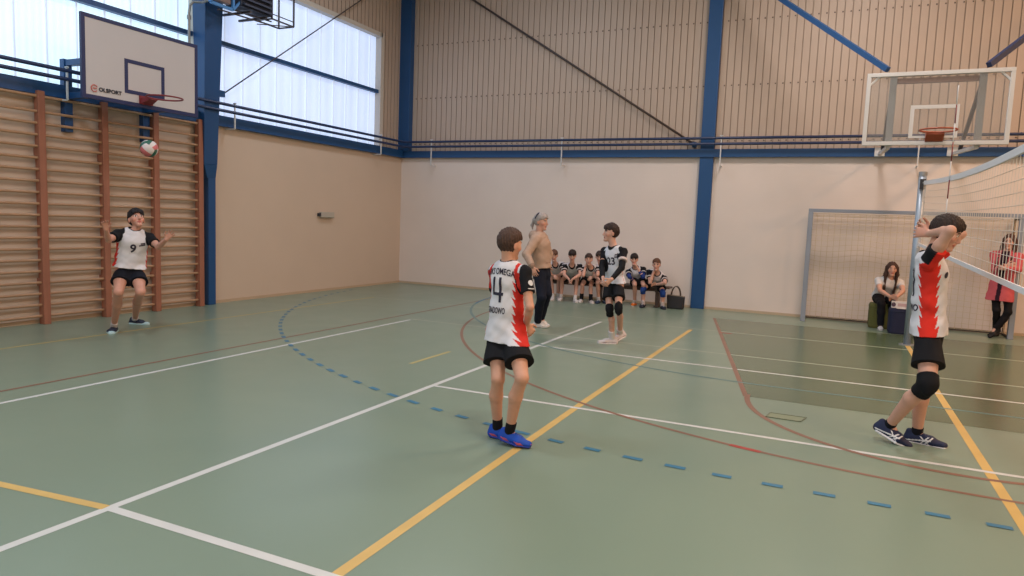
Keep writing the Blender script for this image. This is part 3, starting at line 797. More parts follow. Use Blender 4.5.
class Fig:
    """one person: joints placed in the hall, then body, hair and clothes grown around them"""
    def __init__(s, name, label, px, py, H, face, group=None, by=None, build=1.0, vox=.006, skin=(205, 160, 138)):
        s.H = H; s.s = H/1.75; s.w = build; s.vox = vox
        s.B = at(px, py, z=0) if by is None else at(px, py, Y=by); s.B[2] = 0
        s.D = np.linalg.norm(s.B[:2]); s.away = V3(s.B[0]/s.D, s.B[1]/s.D, 0); s.vr = V3(s.away[1], -s.away[0], 0)
        s.label = label; s.group = group; s.F = s.dir(face); s.skin = lin(skin); s.name = name
        s.J = {}; s.armw = 1.0; s.legw = 1.0
    def dir(s, deg, el=0):
        """0 faces away from the camera, 90 to the photo's right, 180 to the camera"""
        t = math.radians(deg); e = math.radians(el)
        return (s.away*math.cos(t) + s.vr*math.sin(t))*math.cos(e) + V3(0, 0, math.sin(e))
    def pt(s, px, py, dep=0.0):
        d = ray(px, py); return CAM + d*((s.D+dep)/(d@s.away))
    def on(s, px, py, c, L, near=True):
        """point on the pixel's ray at bone length L from joint c"""
        d = unit(ray(px, py)); o = CAM-c; b_ = o@d; q = b_*b_ - (o@o - L*L)
        if q <= 0:
            p = CAM - d*b_; return c + unit(p-c)*L
        t = -b_ - math.sqrt(q) if near else -b_ + math.sqrt(q)
        return CAM + d*t
    def torso(s, pelvis, neck, pd=0.0, nd=0.0, F=None, sh_tilt=0.0, shF=None):
        H = s.H; s.P = s.pt(*pelvis, pd) if len(pelvis) == 2 else V3(pelvis); s.N = s.pt(*neck, nd) if len(neck) == 2 else V3(neck)
        s.U = unit(s.N-s.P); F = s.F if F is None else F
        s.Rt = unit(np.cross(F, s.U)); s.Ft = np.cross(s.U, s.Rt)
        shF = s.Ft if shF is None else shF; r2 = unit(np.cross(shF, s.U)); r2 = unit(r2 + s.U*sh_tilt)
        hw = .108*H*s.w**.5; top = s.N - s.U*.035*H
        s.Rs = r2
        s.J.update(shR=top+r2*hw, shL=top-r2*hw, hipR=s.P+s.Rt*.052*H, hipL=s.P-s.Rt*.052*H)
    def leg(s, side, knee, ank, toe, ank_z=None, knee_near=True, ank_near=True, pad=False, thigh=.235, shin=.232, adep=None, kdep=None):
        H = s.H; h = s.J['hip'+side]
        if kdep is not None: k = h + unit(s.pt(*knee, kdep)-h)*thigh*H
        else: k = s.on(*knee, h, thigh*H, knee_near)
        if adep is not None: a = s.pt(*ank, adep)
        elif ank_z is not None: a = at(*ank, z=ank_z)
        else: a = s.on(*ank, k, shin*H, ank_near)
        s.J['kn'+side] = k; s.J['an'+side] = a; s.J['toe'+side] = unit(toe)
    def arm(s, side, el, wr, hand, palm, thumb, near=True, wnear=True, ua=.165, fa=.14, curl=25, spread=.12, eldep=None, wrdep=None, grip=None):
        H = s.H; sh = s.J['sh'+side]
        e = s.on(*el, sh, ua*H, near) if eldep is None else sh + unit(s.pt(*el, eldep)-sh)*ua*H
        w = s.on(*wr, e, fa*H, wnear) if wrdep is None else e + unit(s.pt(*wr, wrdep)-e)*fa*H
        s.J['el'+side] = e; s.J['wr'+side] = w
        s.J['hand'+side] = (unit(hand), unit(palm), unit(thumb), curl, spread)
    # ---------------------------------------------------------- body
    def head(s, px, py, face, el=0, dep=0.0, roll=0.0, big=1.0):
        s.hc = s.pt(px, py, dep); F = s.dir(face, el); R = unit(np.cross(F, V3(0, 0, 1))); U = np.cross(R, F)
        if roll: U = rot(U, F, roll); R = np.cross(F, U)
        s.hf = (F, R, U); s.hs = big*(.128*s.H + .035)/.255     # children have relatively larger heads
    def hp(s, f, r, u):
        F, R, U = s.hf; return s.hc + (F*f + R*r + U*u)*s.hs
    def body(s):
        S = Solid(); J = s.J; k = s.s; w = s.w; H = s.H
        # trunk
        st = [(-.10,.100,.085),(.06,.155,.108),(.30,.142,.098),(.52,.142,.100),(.74,.158,.108),(.90,.140,.085)]
        L = np.linalg.norm(s.N-s.P); s.L = L
        ctr = lambda t: s.P + s.U*L*t + s.Ft*(.012 if .5 < t < .85 else 0)*k
        for (t0, a0, b0), (t1, a1, b1) in zip(st[:-1], st[1:]):
            S.limb(ctr(t0), ctr(t1), (a0*k*w, b0*k*w), (a1*k*w, b1*k*w), .02, s.Rt)
        S.limb(J['shL']-s.U*.0, J['shR'], .052*k*w, .052*k*w, .05)
        hb = s.hp(-.012, 0, -.075)
        S.limb(s.N-s.U*.05*k, hb, (.056*k, .054*k), (.050*k, .052*k), .035, s.Rt)
        for c in 'LR':
            sh, el, wr = J['sh'+c], J['el'+c], J['wr'+c]
            m_ = sh*.45+el*.55; aw = w*s.armw; S.limb(sh, m_, .052*k*aw, .043*k*aw, .03); S.limb(m_, el, .043*k*aw, .036*k*aw, .02)
            m2 = el*.68+wr*.32; S.limb(el, m2, .036*k*aw, .038*k*aw, .015); S.limb(m2, wr, .038*k*aw, (.024*k), .012)
            s.hand(S, c)
            hp, kn, an = J['hip'+c], J['kn'+c], J['an'+c]
            lw = w*s.legw; m_ = hp*.5+kn*.5; S.limb(hp, m_, .082*k*w, .070*k*lw, .03); S.limb(m_, kn, .070*k*lw, .052*k*lw, .02)
            T = J['toe'+c]; fw = unit(T*1.0 + V3(0, 0, 1e-3)); sd = unit(kn-hp) - unit(an-kn); bk = -fw
            m2 = kn*.66+an*.34 + bk*.016*k
            S.limb(kn, m2, .047*k*lw, .053*k*lw, .02); S.limb(m2, an, .053*k*lw, .034*k, .02)
            S.limb(an, an + unit(V3(T[0],T[1],0))*.035*k - V3(0, 0, .03*k), .033*k, .026*k, .02)
        # head
        F, R, U = s.hf; h = s.hs
        S.ell(s.hp(-.012, 0, .028), F, R, U, (.096*h, .076*h, .096*h), .03)
        S.limb(s.hp(.028, 0, -.015), s.hp(.060, 0, -.092), (.062*h, .062*h), (.030*h, .026*h), .025, R)
        S.ell(s.hp(.078, 0, -.098), F, R, U, (.018*h, .020*h, .015*h), .015)
        for g in (-1, 1):
            S.ell(s.hp(.090, g*.031, .012), F, R, U, (.014*h, .019*h, .012*h), .012, 'sub')
            S.ell(s.hp(.072, g*.031, .011), F, R, U, (.014*h, .014*h, .012*h), .004)
            S.ell(s.hp(.055, g*.046, -.022), F, R, U, (.022*h, .018*h, .02*h), .02)
            S.ell(s.hp(-.012, g*.079, -.008), F, R, U, (.017*h, .008*h, .030*h), .008)
            S.limb(s.hp(.078, g*.014, .030), s.hp(.070, g*.048, .027), .009*h, .007*h, .012)
        S.limb(s.hp(.083, 0, .018), s.hp(.104, 0, -.026), .008*h, .013*h, .012)
        S.ell(s.hp(.094, 0, -.033), F, R, U, (.010*h, .017*h, .008*h), .006)
        S.ell(s.hp(.082, 0, -.056), F, R, U, (.013*h, .024*h, .006*h), .006); S.ell(s.hp(.080, 0, -.067), F, R, U, (.013*h, .021*h, .007*h), .006)
        s.S = S
        def colour(P):
            c = np.tile(s.skin, (len(P), 1)); q = (P-s.hc)/h; f, r, u = q@F, q@R, q@U; ar = np.abs(r)
            warm = lin((214, 128, 108)); near = (np.abs(f) < .2) & (ar < .12) & (np.abs(u) < .2)
            def blend(mk, col, a=1.0):
                mk = mk & near; c[mk] = c[mk]*(1-a) + col*a
            blend(((ar-.048)**2+(u+.028)**2 < .022**2) & (f > .03), warm, .35)
            blend((ar > .074) & (f < .02), warm, .25)
            blend(((r/.024)**2+((u+.061)/.012)**2 < 1) & (f > .07), lin((178, 92, 84)), .9)
            e = ((ar-.031)/.0145)**2+((u-.011)/.0085)**2 < 1
            blend(e & (f > .06), lin((225, 220, 214)), 1.0 if s.vox < .007 else .35); blend(((ar-.031)**2+(u-.011)**2 < .0072**2) & (f > .06), lin((48, 36, 30)))
            blend((np.abs(u-.0195+.02*(ar-.031)) < .0025) & (np.abs(ar-.031) < .017) & (f > .05), lin((60, 42, 36)), .8)
            blend((np.abs(u-.0325+.12*np.abs(ar-.03)) < .0048) & (np.abs(ar-.033) < .021) & (f > .045), s.brow)
            for d_ in 'LR':
                kn = s.J['kn'+d_]; el = s.J['el'+d_]
                for pt_, rr in ((kn, .06), (el, .045)):
                    w_ = np.clip(1-np.linalg.norm(P-pt_, axis=1)/rr, 0, 1)[:, None]*.25; c[:] = c*(1-w_)+warm*w_
            return c
        o = solid_obj(s.name, S, s.vox, M_SKIN, None, s.B, colour)
        tag(o, s.label, 'person', s.group); s.o = o
        return o
    def hand(s, S, c):
        d, n, t, curl, spread = s.J['hand'+c]; w = s.J['wr'+c]; k = s.s*1.02
        t = unit(t - d*(t@d)); n = unit(n - d*(n@d) - t*(n@t))
        S.limb(w, w+d*.078*k, (.026*k, .017*k), (.038*k, .013*k), .012, t)
        fr = max(.0082*k, s.vox*1.12)
        for off, ln in ((.029, .070), (.010, .078), (-.010, .072), (-.028, .058)):
            b0 = w + d*(.078-.05*abs(off))*k + t*off*k; dd = unit(d + t*off/.03*spread)
            p = b0; a = curl
            for fr_, r0, r1 in ((.45, fr, fr*.95), (.31, fr*.95, fr*.88), (.24, fr*.88, fr*.78)):
                v = dd*math.cos(math.radians(a)) + n*math.sin(math.radians(a)); q = p + v*ln*fr_*k
                S.limb(p, q, r0, r1, .004); p = q; a += curl*.8
        b0 = w + d*.022*k + t*.022*k; b1 = b0 + unit(d*.6+t*.75+n*.25)*.036*k; b2 = b1 + unit(d*.9+t*.42+n*.3)*.028*k; b3 = b2 + unit(d*.95+t*.2+n*.35)*.022*k
        S.limb(b0, b1, .0125*k, .0105*k, .008); S.limb(b1, b2, .0105*k, .0092*k, .004); S.limb(b2, b3, .0092*k, .0075*k, .004)
    # ---------------------------------------------------------- hair
    def hair_short(s, rgb, top=.016, front=.060, nape=-.070, fringe=0.0, name='hair', side=-.035):
        F, R, U = s.hf; h = s.hs; S = Solid()
        S.ell(s.hp(-.014, 0, .030), F, R, U, (.104*h, .085*h, .102*h), .01)
        S.ell(s.hp(.005, 0, .066), F, R, U, (.090*h, .072*h, (.050+top)*h), .03)
        if fringe: S.ell(s.hp(.072, 0, .072), F, R, U, (.026*h, .060*h, .030*h), .02); S.ell(s.hp(.080, .01, .072-fringe), F, R, U, (.014*h, .052*h, .02*h), .02)
        V, = [S]
        base = s
        class Cut(Solid):
            def __call__(self, P, margin=.06):
                D = Solid.__call__(self, P, margin); q = (P-base.hc)/h; f, r, u = q@F, q@R, q@U
                fl = front - fringe*1.4*(f > .02) + .011*np.sin(r*64+1.0) + .008*np.sin(r*150+f*40)
                a = -(u - (fl + np.clip(-f+.05, 0, .2)*-.55)) ; a = a*.8
                b_ = np.maximum(f+.004, nape - u); sb = np.maximum(np.maximum(f-.022, side-u), -.0*u)
                keep = np.minimum(np.minimum(a, b_), sb)*h
                return np.maximum(D, keep)
        S.__class__ = Cut
        S.ripple(.0035*h, 70/h, [(1, .3, .2), (.2, 1, .3), (.6, -.5, .2)]); S.ripple(.0045*h, 230/h, [(1, .8, .12), (-.5, .9, .1), (.9, -.3, .15)])
        o = solid_obj(name, S, s.vox*.8, M_HAIR, s.o, s.B, solidc(lin(rgb))); return o
    def hair_long(s, rgb, fall, name='hair', width=.07):
        """long loose hair: cap plus strands falling to the listed points (front, back)"""
        F, R, U = s.hf; h = s.hs; S = Solid()
        S.ell(s.hp(-.014, 0, .030), F, R, U, (.106*h, .088*h, .106*h), .01)
        for g in (-1, 1):
            p = s.hp(-.01, g*.080, .03); q = s.hp(-.012, g*.088, -.09); e = V3(fall[g])
            S.limb(p, q, .028*h, .030*h, .03); m_ = q*.45+e*.55; S.limb(q, m_, (.036*h, .026*h), (.042*h, .024*h), .03, F); S.limb(m_, e, (.042*h, .024*h), (.030*h, .014*h), .02, F)
        b0 = s.hp(-.085, 0, -.02); b1 = V3(fall[0]); S.limb(b0, b1, (.078*h, .035*h), (.085*h, .028*h), .04, R)
        base = s
        class Cut(Solid):
            def __call__(self, P, margin=.06):
                D = Solid.__call__(self, P, margin); q = (P-base.hc)/h; f, r, u = q@F, q@R, q@U
                face = np.maximum(np.maximum(-(f-.0), np.abs(r)-.062+np.clip(u, 0, .1)*.55), np.maximum(u-.075, -(u+.13)))*h
                return np.maximum(D, -face)
        S.__class__ = Cut
        S.ripple(.005*h, 150/h, [(1, .3, .02), (.3, 1, .05)]); S.ripple(.003*h, 300/h, [(1, .7, .02), (-.6, 1, .05)])
        return solid_obj(name, S, s.vox*.85, M_HAIR, s.o, s.B, solidc(lin(rgb)))
    # ---------------------------------------------------------- clothes
    def trunk_cloth(s, hem, fit=1.0, crease=1.0, drape=0.0, loose=.016, neck_r=.066, sleeve=.55, sleeve_r=.058, long_sleeve=False, low=None, name='jersey', colour=None, flare=0.0, arms='LR', hood=False, collar_drop=.0):
        """shirt: hem = distance below the pelvis joint in metres"""
        S = Solid(); k = s.s; w = s.w*fit; L = s.L; J = s.J
        ctr = lambda t: s.P + s.U*L*t + s.Ft*(.012 if .5 < t < .85 else 0)*k
        th = -(hem+.05)/L
        st = [(th, .172+flare, .124+flare), (.06, .166, .118), (.35, .156, .108), (.74, .160, .110), (.905, .138, .088)]
        low_P = low
        for (t0, a0, b0), (t1, a1, b1) in zip(st[:-1], st[1:]):
            S.limb(ctr(t0), ctr(t1), (a0*k*w+loose, b0*k*w+loose), (a1*k*w+loose, b1*k*w+loose), .03, s.Rt)
        S.limb(J['shL'], J['shR'], .053*k*w+loose*.4, .053*k*w+loose*.4, .04)
        if drape:
            for c in 'LR':
                h, kn = J['hip'+c], J['kn'+c]; S.limb(h, h+(kn-h)*.42, .080*k*w+loose+.004, (.084*k*w+loose+drape), .05)
        S.cut(s.P - s.U*hem if low is None else low, -s.U)
        nb = s.N + s.U*.012*k + s.Ft*(.012-collar_drop*.2)*k
        s.sleeves = []
        for c in arms:
            sh, el, wr = J['sh'+c], J['el'+c], J['wr'+c]; u = unit(el-sh)
            ins = sh + s.U*0
            if long_sleeve:
                S.limb(ins, el, .062*k*w+loose*.4, .048*k*w+loose*.4, .03); m_ = el*.1+wr*.9
                S.limb(el, m_, .048*k*w+loose*.4, .036*k*w+loose*.3, .02); S.limb(el*.14+wr*.86, el*.02+wr*.98, .033*k, .031*k, .006)
            else:
                e = sh+(el-sh)*sleeve
                S.limb(ins, e+u*.05, .053*k*w*s.armw**.6+loose*.4, (sleeve_r-.006)*k*w*s.armw**.6+loose*.6, .022, cuts=[(e, u)])
            s.sleeves.append((sh, el))
        # neck opening
        S.ell(nb + s.U*.03*k, s.Ft, s.Rt, s.U, (neck_r*1.05*k, neck_r*k, .075*k), .006, 'sub')
        if hood:
            S.limb(s.N - s.Ft*.055*k - s.Rt*.07*k, s.N - s.Ft*.055*k + s.Rt*.07*k, .056*k, .056*k, .02); S.limb(s.N - s.Ft*.085*k, s.N - s.Ft*.11*k - s.U*.11*k, .075*k, .035*k, .03)
            for g in (-1, 1): S.limb(s.N - s.Ft*.04*k + s.Rt*g*.08*k, s.N + s.Ft*.085*k + s.Rt*g*.02*k - s.U*.055*k, .042*k, .026*k, .012)
        S.ripple(.0035*crease, 26, [(1, .4, .7), (.3, 1, -.6), (.6, -.7, .9)]); S.ripple(.002*crease, 60, [(.5, .3, 1), (1, .2, -.8)])
        s.SH = S; s.hem = hem; s.nb = nb
        o = solid_obj(name, S, s.vox, M_CLOTH, s.o, s.B, colour); s.shirt = o
        return o
    def jersey_colour(s, raglan=.5, panel=24, teeth=14, white=WHITEC, red=REDC, sleeve=BLACK, back_stripe=False, n_teeth=8, pc=88, top_wide=0, front_sleeve=None):
        J = s.J; k = s.s
        def f(P):
            q = P-s.P; x = q@s.Rt; y = q@s.Ft; z = (q@s.U)/s.L
            c = np.tile(white, (len(P), 1)); ax = np.abs(x); hw = .108*s.H
            ang = np.degrees(np.arctan2(ax/(.165*k), y/(.12*k)))
            saw = ((z - .0028*np.abs(ang-pc))*n_teeth) % 1.0
            wd = panel + top_wide*np.clip(z, 0, 1) + teeth*(saw-.3)
            c[(np.abs(ang-pc) < wd) & (z < .88)] = red
            zs = (J['shR']-s.P)@s.U/s.L
            if front_sleeve: pass
            rag = ax > hw*raglan + np.clip((zs+.10-z)*s.L, 0, .25)*.55
            dmin = np.full(len(P), 9.0)
            for sh, el in s.sleeves:
                u = el-sh; t = np.clip((P-sh)@u/(u@u), 0, 1); d = np.linalg.norm(P-sh-t[:, None]*u, axis=1); outer = (P-sh)@unit(u) > .012
                c[(d < .088*k) & outer & ((t > .16) | (ax > hw*.97)) ] = sleeve
                if front_sleeve: c[(d < .088*k) & outer & ((t > .16) | (ax > hw*.97)) & (y > front_sleeve + .35*(z-.9))] = red
            c[rag & (z > .52) & ((y > -.02) & (not front_sleeve) if not back_stripe else ax > hw*.88)] = sleeve
            if back_stripe:
                e = np.abs(ax - hw*(.70 + .25*np.clip((zs-z)*3, 0, 1))) < .016*k + .01*(zs-z)
                c[e & (z > .62) & (y < .03)] = red
            dn = np.linalg.norm((P-s.nb)-np.outer((P-s.nb)@s.U, s.U), axis=1)
            c[(dn < .080*k) & (z > .8)] = sleeve
            return c
        return f
    def shorts(s, frac=.62, loose=.022, top=.16, colour=None, flare=.012, rgb=(27, 27, 31), name='shorts', extra=None):
        S = Solid(); k = s.s; w = s.w
        S.limb(s.P+s.U*top*.4, s.P-s.U*.04*k, (.146*k*w+.006, .104*k*w+.006), (.150*k*w+.008, .108*k*w+.008), .03, s.Rt)
        for c in 'LR':
            h, kn = s.J['hip'+c], s.J['kn'+c]; u = unit(kn-h); e = h+(kn-h)*frac; h = h*.72+kn*.28
            S.limb(h, e+u*.05, .074*k*w+loose*.75, .070*k*w+loose+flare+.008, .05, cuts=[(e, u)])
        S.ripple(.003, 30, [(1, .4, .3), (.3, 1, -.3)])
        return solid_obj(name, S, s.vox, M_CLOTH, s.o, s.B, colour or solidc(lin(rgb)))
    def trousers(s, rgb, loose=.012, top=.14, end=.96, name='trousers', flare=.0):
        S = Solid(); k = s.s; w = s.w
        S.limb(s.P+s.U*top*.5, s.P-s.U*.05*k, (.150*k*w+loose, .110*k*w+loose), (.158*k*w+loose, .118*k*w+loose), .03, s.Rt)
        for c in 'LR':
            h, kn, an = s.J['hip'+c], s.J['kn'+c], s.J['an'+c]; m_ = kn*.62+an*.38 - s.J['toe'+c]*.012; e = kn+(an-kn)*end; u = unit(an-kn)
            S.limb(h, kn, .084*k*w+loose, .056*k*w+loose, .025); S.limb(kn, m_, .054*k*w+loose, .054*k*w+loose, .02)
            S.limb(m_, e+u*.04, .054*k*w+loose, .040*k+loose+flare, .02, cuts=[(e, u)])
        S.ripple(.003, 34, [(.2, .2, 1), (.3, 1, .6)])
        return solid_obj(name, S, s.vox, M_CLOTH, s.o, s.B, solidc(lin(rgb)))
    def band(s, a, b_, r0, r1, rgb, name, bulge=None, cap=True):
        S = Solid(); a = V3(a); b_ = V3(b_); u = unit(b_-a)
        S.limb(a-u*.03, b_+u*.03, r0, r1, .01, cuts=[(a, -u), (b_, u)])
        if bulge: S.ell(bulge[0], bulge[1], np.cross(bulge[1], u), u, bulge[2], .03, cuts=[(a, -u), (b_, u)])
        return solid_obj(name, S, s.vox*.8, M_CLOTH, s.o, s.B, solidc(lin(rgb)))
    def sock(s, c, up, rgb, thick=.005):
        kn, an = s.J['kn'+c], s.J['an'+c]; u = unit(kn-an); k = s.s
        r0 = .034*k+thick; r1 = r0 + max(0, up-.06)*.10*k
        return s.band(an-u*.03, an+u*up, r0+.003, r1, rgb, 'sock')
    def kneepad(s, c, rgb=(24, 24, 28), up=.075, down=.085, thick=.012):
        h, kn, an = s.J['hip'+c], s.J['kn'+c], s.J['an'+c]; u1 = unit(h-kn); u2 = unit(an-kn); k = s.s; w = s.w
        S = Solid(); T = unit(s.J['toe'+c]); fwd = unit(-(u1+u2)) if np.linalg.norm(u1+u2) > .15 else T
        S.limb(kn, kn+u1*up*k*1.4, .050*k*w+thick, .056*k*w+thick, .02, cuts=[(kn+u1*up*k, u1)])
        S.limb(kn, kn+u2*down*k*1.4, .048*k*w+thick, .049*k*w+thick, .02, cuts=[(kn+u2*down*k, u2)])
        S.ell(kn+fwd*.028*k, fwd, unit(np.cross(fwd, u2)), unit(u2), (.036*k, .044*k, .062*k), .02)
        S.ripple(.002, 60, [(.2, .2, 1), (.1, .4, -1)])
        return solid_obj('knee_pad', S, s.vox*.85, M_CLOTH, s.o, s.B, solidc(lin(rgb)))
    def shoe(s, c, upper, sole, heel_up=0.0, stripes=None, accent=None, size=1.0, lace=(210, 210, 215), boot=0.0, sole_h=.022):
        """heel_up: pitch of the foot in degrees, heel raised about the toe"""
        an = s.J['an'+c]; T = s.J['toe'+c]; k = s.s*size; kn = s.J['kn'+c]
        T = unit(V3(T[0], T[1], 0)); Sd = np.cross(T, V3(0, 0, 1))
        fwd = unit(T*math.cos(math.radians(heel_up)) - V3(0, 0, math.sin(math.radians(heel_up)))); up = np.cross(Sd, fwd)
        g = an - up*.072*k - fwd*.0            # a point on the sole under the ankle
        pt = lambda f, r, u: g + (fwd*f + Sd*r + up*u)*k
        out = -1 if c == 'L' else 1
        S = Solid()
        S.limb(pt(-.035, 0, .030), pt(.08, out*.006, .034), (.036*k, .034*k), (.043*k, .026*k), .02, Sd)
        S.limb(pt(.08, out*.006, .030), pt(.150, -out*.004, .026), (.043*k, .026*k), (.032*k, .018*k), .02, Sd)
        S.limb(pt(-.012, 0, .055), pt(.07, 0, .045), (.030*k, .030*k), (.027*k, .022*k), .025, Sd)
        S.limb(pt(-.042, 0, .03), pt(-.040, 0, .072), .027*k, .021*k, .02)
        an2 = an + unit(kn-an)*.012
        if boot: S.limb(an-up*.02*k, an+unit(kn-an)*boot, .044*k, .046*k, .03, cuts=[(an+unit(kn-an)*boot*.97, unit(kn-an))])
        else: S.ell(an + up*.022*k - fwd*.004, fwd, Sd, up, (.026*k, .024*k, .028*k), .006, 'sub')
        S.cut(pt(0, 0, .006), -up)
        cu = lin(upper); ca = lin(accent) if accent is not None else cu
        def colour(P):
            q = (P-g)/k; f, r, u = q@fwd, q@Sd, q@up; cc = np.tile(cu, (len(P), 1))
            if accent is not None: cc[(u < .034) & (np.sin(f*60+u*90) > .2)] = ca
            cc[(np.abs(r) < .014) & (u > .036) & (f > .035) & (f < .105) & (np.sin(f*420) > .1)] = lin(lace)
            if stripes is not None:
                w_ = lin(stripes)
                for c0, sl, lo, hi in ((.030, .55, .018, .062), (.052, .55, .018, .062), (.075, -.75, .018, .060)):
                    cc[(np.abs(f-(c0+(u-.018)*sl*1.6)) < .0045) & (u > lo) & (u < hi) & (np.abs(r) > .016)] = w_
                cc[(np.abs(u-(.026+.16*(f+.04))) < .0038) & (f > -.06) & (f < .085) & (np.abs(r) > .016)] = w_
            return cc
        o = solid_obj('shoe', S, s.vox*.7, M_SHOE, s.o, s.B, colour)
        S2 = Solid(); hs = sole_h
        S2.limb(pt(-.040, 0, hs*.5), pt(.075, out*.006, hs*.42), (.039*k, hs*.62*k), (.047*k, hs*.55*k), .01, Sd)
        S2.limb(pt(.075, out*.006, hs*.42), pt(.155, -out*.005, hs*.45+.004), (.047*k, hs*.55*k), (.034*k, hs*.5*k), .01, Sd)
        S2.cut(pt(0, 0, 0), -up); S2.cut(pt(0, 0, hs*1.02), up)
        so = solid_obj('sole', S2, s.vox*.7, M_SHOE, o, s.B, solidc(lin(sole)))
        return o
    def ground(s, c, heel_up=0.0, z=0.0, size=1.0):
        """ankle height that puts the pitched foot on the floor"""
        k = s.s*size; a = math.radians(heel_up)
        return z + .072*k*math.cos(a) + .150*k*max(0, math.sin(a))

# ------------------------------------------------------------------ the people

def fig_four():
    s = Fig('person', 'boy with number 4 on his white jersey, standing with his back turned', 508, 438, 1.56, 42, vox=.0052, build=.84, skin=(206, 156, 132))
    s.brow = lin((70, 50, 42))
    s.torso((506, 333), (508.5, 263.0), F=s.dir(40)); s.J['shL'] = s.J['shL'] + s.Rt*.03 - s.U*.015
    zL, zR = s.ground('L', 0, size=1.2), s.ground('R', 8, size=1.2)
    s.leg('L', (498, 379), (497.5, 427.5), s.dir(118), ank_z=zL); s.leg('R', (522, 378), (509.5, 431.5), s.dir(112), ank_z=zR)
    s.arm('R', (530, 307), (526.5, 325), s.dir(60, -50), s.dir(-40, -10), s.dir(60, 40), wnear=False, curl=38)
    s.arm('L', (496, 304), (506, 322), s.dir(60, -30), s.dir(90, 0), s.dir(20, 60), near=False, wnear=False, curl=38)
    s.legw = 1.2; s.head(510, 244.8, 48, -6, .0, big=1.0)
    s.body(); s.hair_short((74, 54, 46), top=.014, front=.062, nape=-.082)
    J = s.jersey_colour(panel=24, teeth=15, n_teeth=9, back_stripe=True, pc=99)
    o = s.trunk_cloth(.058, flare=.022, drape=.016, loose=.018, sleeve=.60, sleeve_r=.058, colour=J, neck_r=.060)
    B_ = -s.Ft; RU = s.Rt; UV = s.U
    num = strokes([((-.034,.085),(-.043,-.035)), ((-.052,-.035),(.05,-.035)), ((.026,.085),(.026,-.095))], .022)
    O = s.P + s.U*(.64*s.L)
    decal('jersey_number', *num, s.SH, O - RU*.012, RU, UV, B_, M_PRINT_DK, o, s.B)
    V, F = text_mesh('UKS OMEGA', .058, .0012); V = [(v[0]*.76-.010, v[1]*1.08 - 1.2*(v[0]*.76)**2) for v in V]
    decal('club_lettering', V, F, s.SH, s.P+s.U*(.885*s.L), RU, UV, B_, M_PRINT_DK, o, s.B)
    V, F = text_mesh('GRADOWO', .062, .0015); V = [(v[0]*.52-.012, v[1]) for v in V]
    decal('town_lettering', V, F, s.SH, s.P+s.U*(.335*s.L)-RU*.01, RU, UV, B_, M_PRINT_DK, o, s.B)
    sh, el = s.J['shR'], s.J['elR']; u = unit(el-sh); nn = unit(s.Rt*.9 - s.Ft*.25)
    e1 = unit(np.cross(-u, nn))
    decal('sleeve_emblem', *disc2(.021), s.SH, sh+u*.075, e1, -u, nn, M_PRINT_WH, o, s.B)
    V, F = strokes([((-.025, 0), (.025, 0))], .006)
    decal('sleeve_mark', V, F, s.SH, sh+u*.118, e1, -u, nn, M_PRINT_WH, o, s.B)
    s.shorts(.66, loose=.034, flare=.02)
    for c in 'LR':
        s.sock(c, .085, (26, 26, 30)); s.shoe(c, (24, 74, 178), (40, 60, 150), 0 if c == 'L' else 8, accent=(196, 92, 120), lace=(40, 60, 120), size=1.2)

def fig_captain():
    s = Fig('person', 'player standing beside the net in profile with hands clasped behind his head', 914, 445, 1.78, 92, vox=.0055, build=.82, skin=(208, 160, 140))
    s.brow = lin((60, 44, 38))
    s.torso((928.5, 330), (929.5, 253), F=s.dir(92))
    s.leg('R', (928, 384), (889, 425.5), s.dir(92), ank_z=s.ground('R', 24)); s.leg('L', (926, 384), (917, 432.5), s.dir(100), ank_z=s.ground('L'))
    s.arm('R', (950.5, 230.5), (929, 233.5), s.dir(292, 4), s.dir(40, 0), s.dir(300, 70), near=True, wnear=False, curl=34, spread=.25)
    s.arm('L', (961, 234), (931, 231), s.dir(250, 18), s.dir(140, 0), s.dir(270, 60), near=False, wnear=True, curl=34, spread=.25)
    s.armw = 1.14; s.legw = 1.22; s.head(945.5, 233.0, 93, -22, 0)
    s.body(); s.hair_short((50, 38, 34), top=.018, front=.056, nape=-.060)
    J0 = s.jersey_colour(panel=22, teeth=13, n_teeth=8, top_wide=12, pc=88, front_sleeve=.02, red=lin((214, 50, 40)), white=lin((214, 212, 218)))
    o = s.trunk_cloth(.03, flare=.008, drape=.008, loose=.020, sleeve=.42, sleeve_r=.066, colour=J0, neck_r=.064)
    B_ = -s.Ft
    V, F = text_mesh('GRADOWO', .07, .002); V = [(v[0]*.7, v[1]) for v in V]
    decal('town_lettering', V, F, s.SH, s.P+s.U*(.30*s.L), s.Rt, s.U, B_, M_PRINT_DK, o, s.B)
    decal('back_number', *strokes([((.03,.10),(.03,-.10)), ((.03,.10),(-.04,.10)), ((.03,0),(-.04,0))], .026), s.SH, s.P+s.U*(.62*s.L)+s.Rt*.035, s.Rt, s.U, B_, M_PRINT_DK, o, s.B)
    decal('chest_emblem', *disc2(.024), s.SH, s.P+s.U*(.72*s.L)+s.Rt*.09, -s.Rt, s.U, s.Ft, M_PRINT_DK, o, s.B)
    s.shorts(.66, loose=.038)
    s.kneepad('R', up=.07, down=.105, thick=.026); s.kneepad('L', up=.08, down=.085, thick=.014)
    for c, hu in (('R', 24), ('L', 0)):
        s.sock(c, .05, (24, 26, 34)); s.shoe(c, (30, 40, 72), (214, 216, 224), hu, stripes=(222, 224, 230), lace=(60, 70, 100), size=1.24)

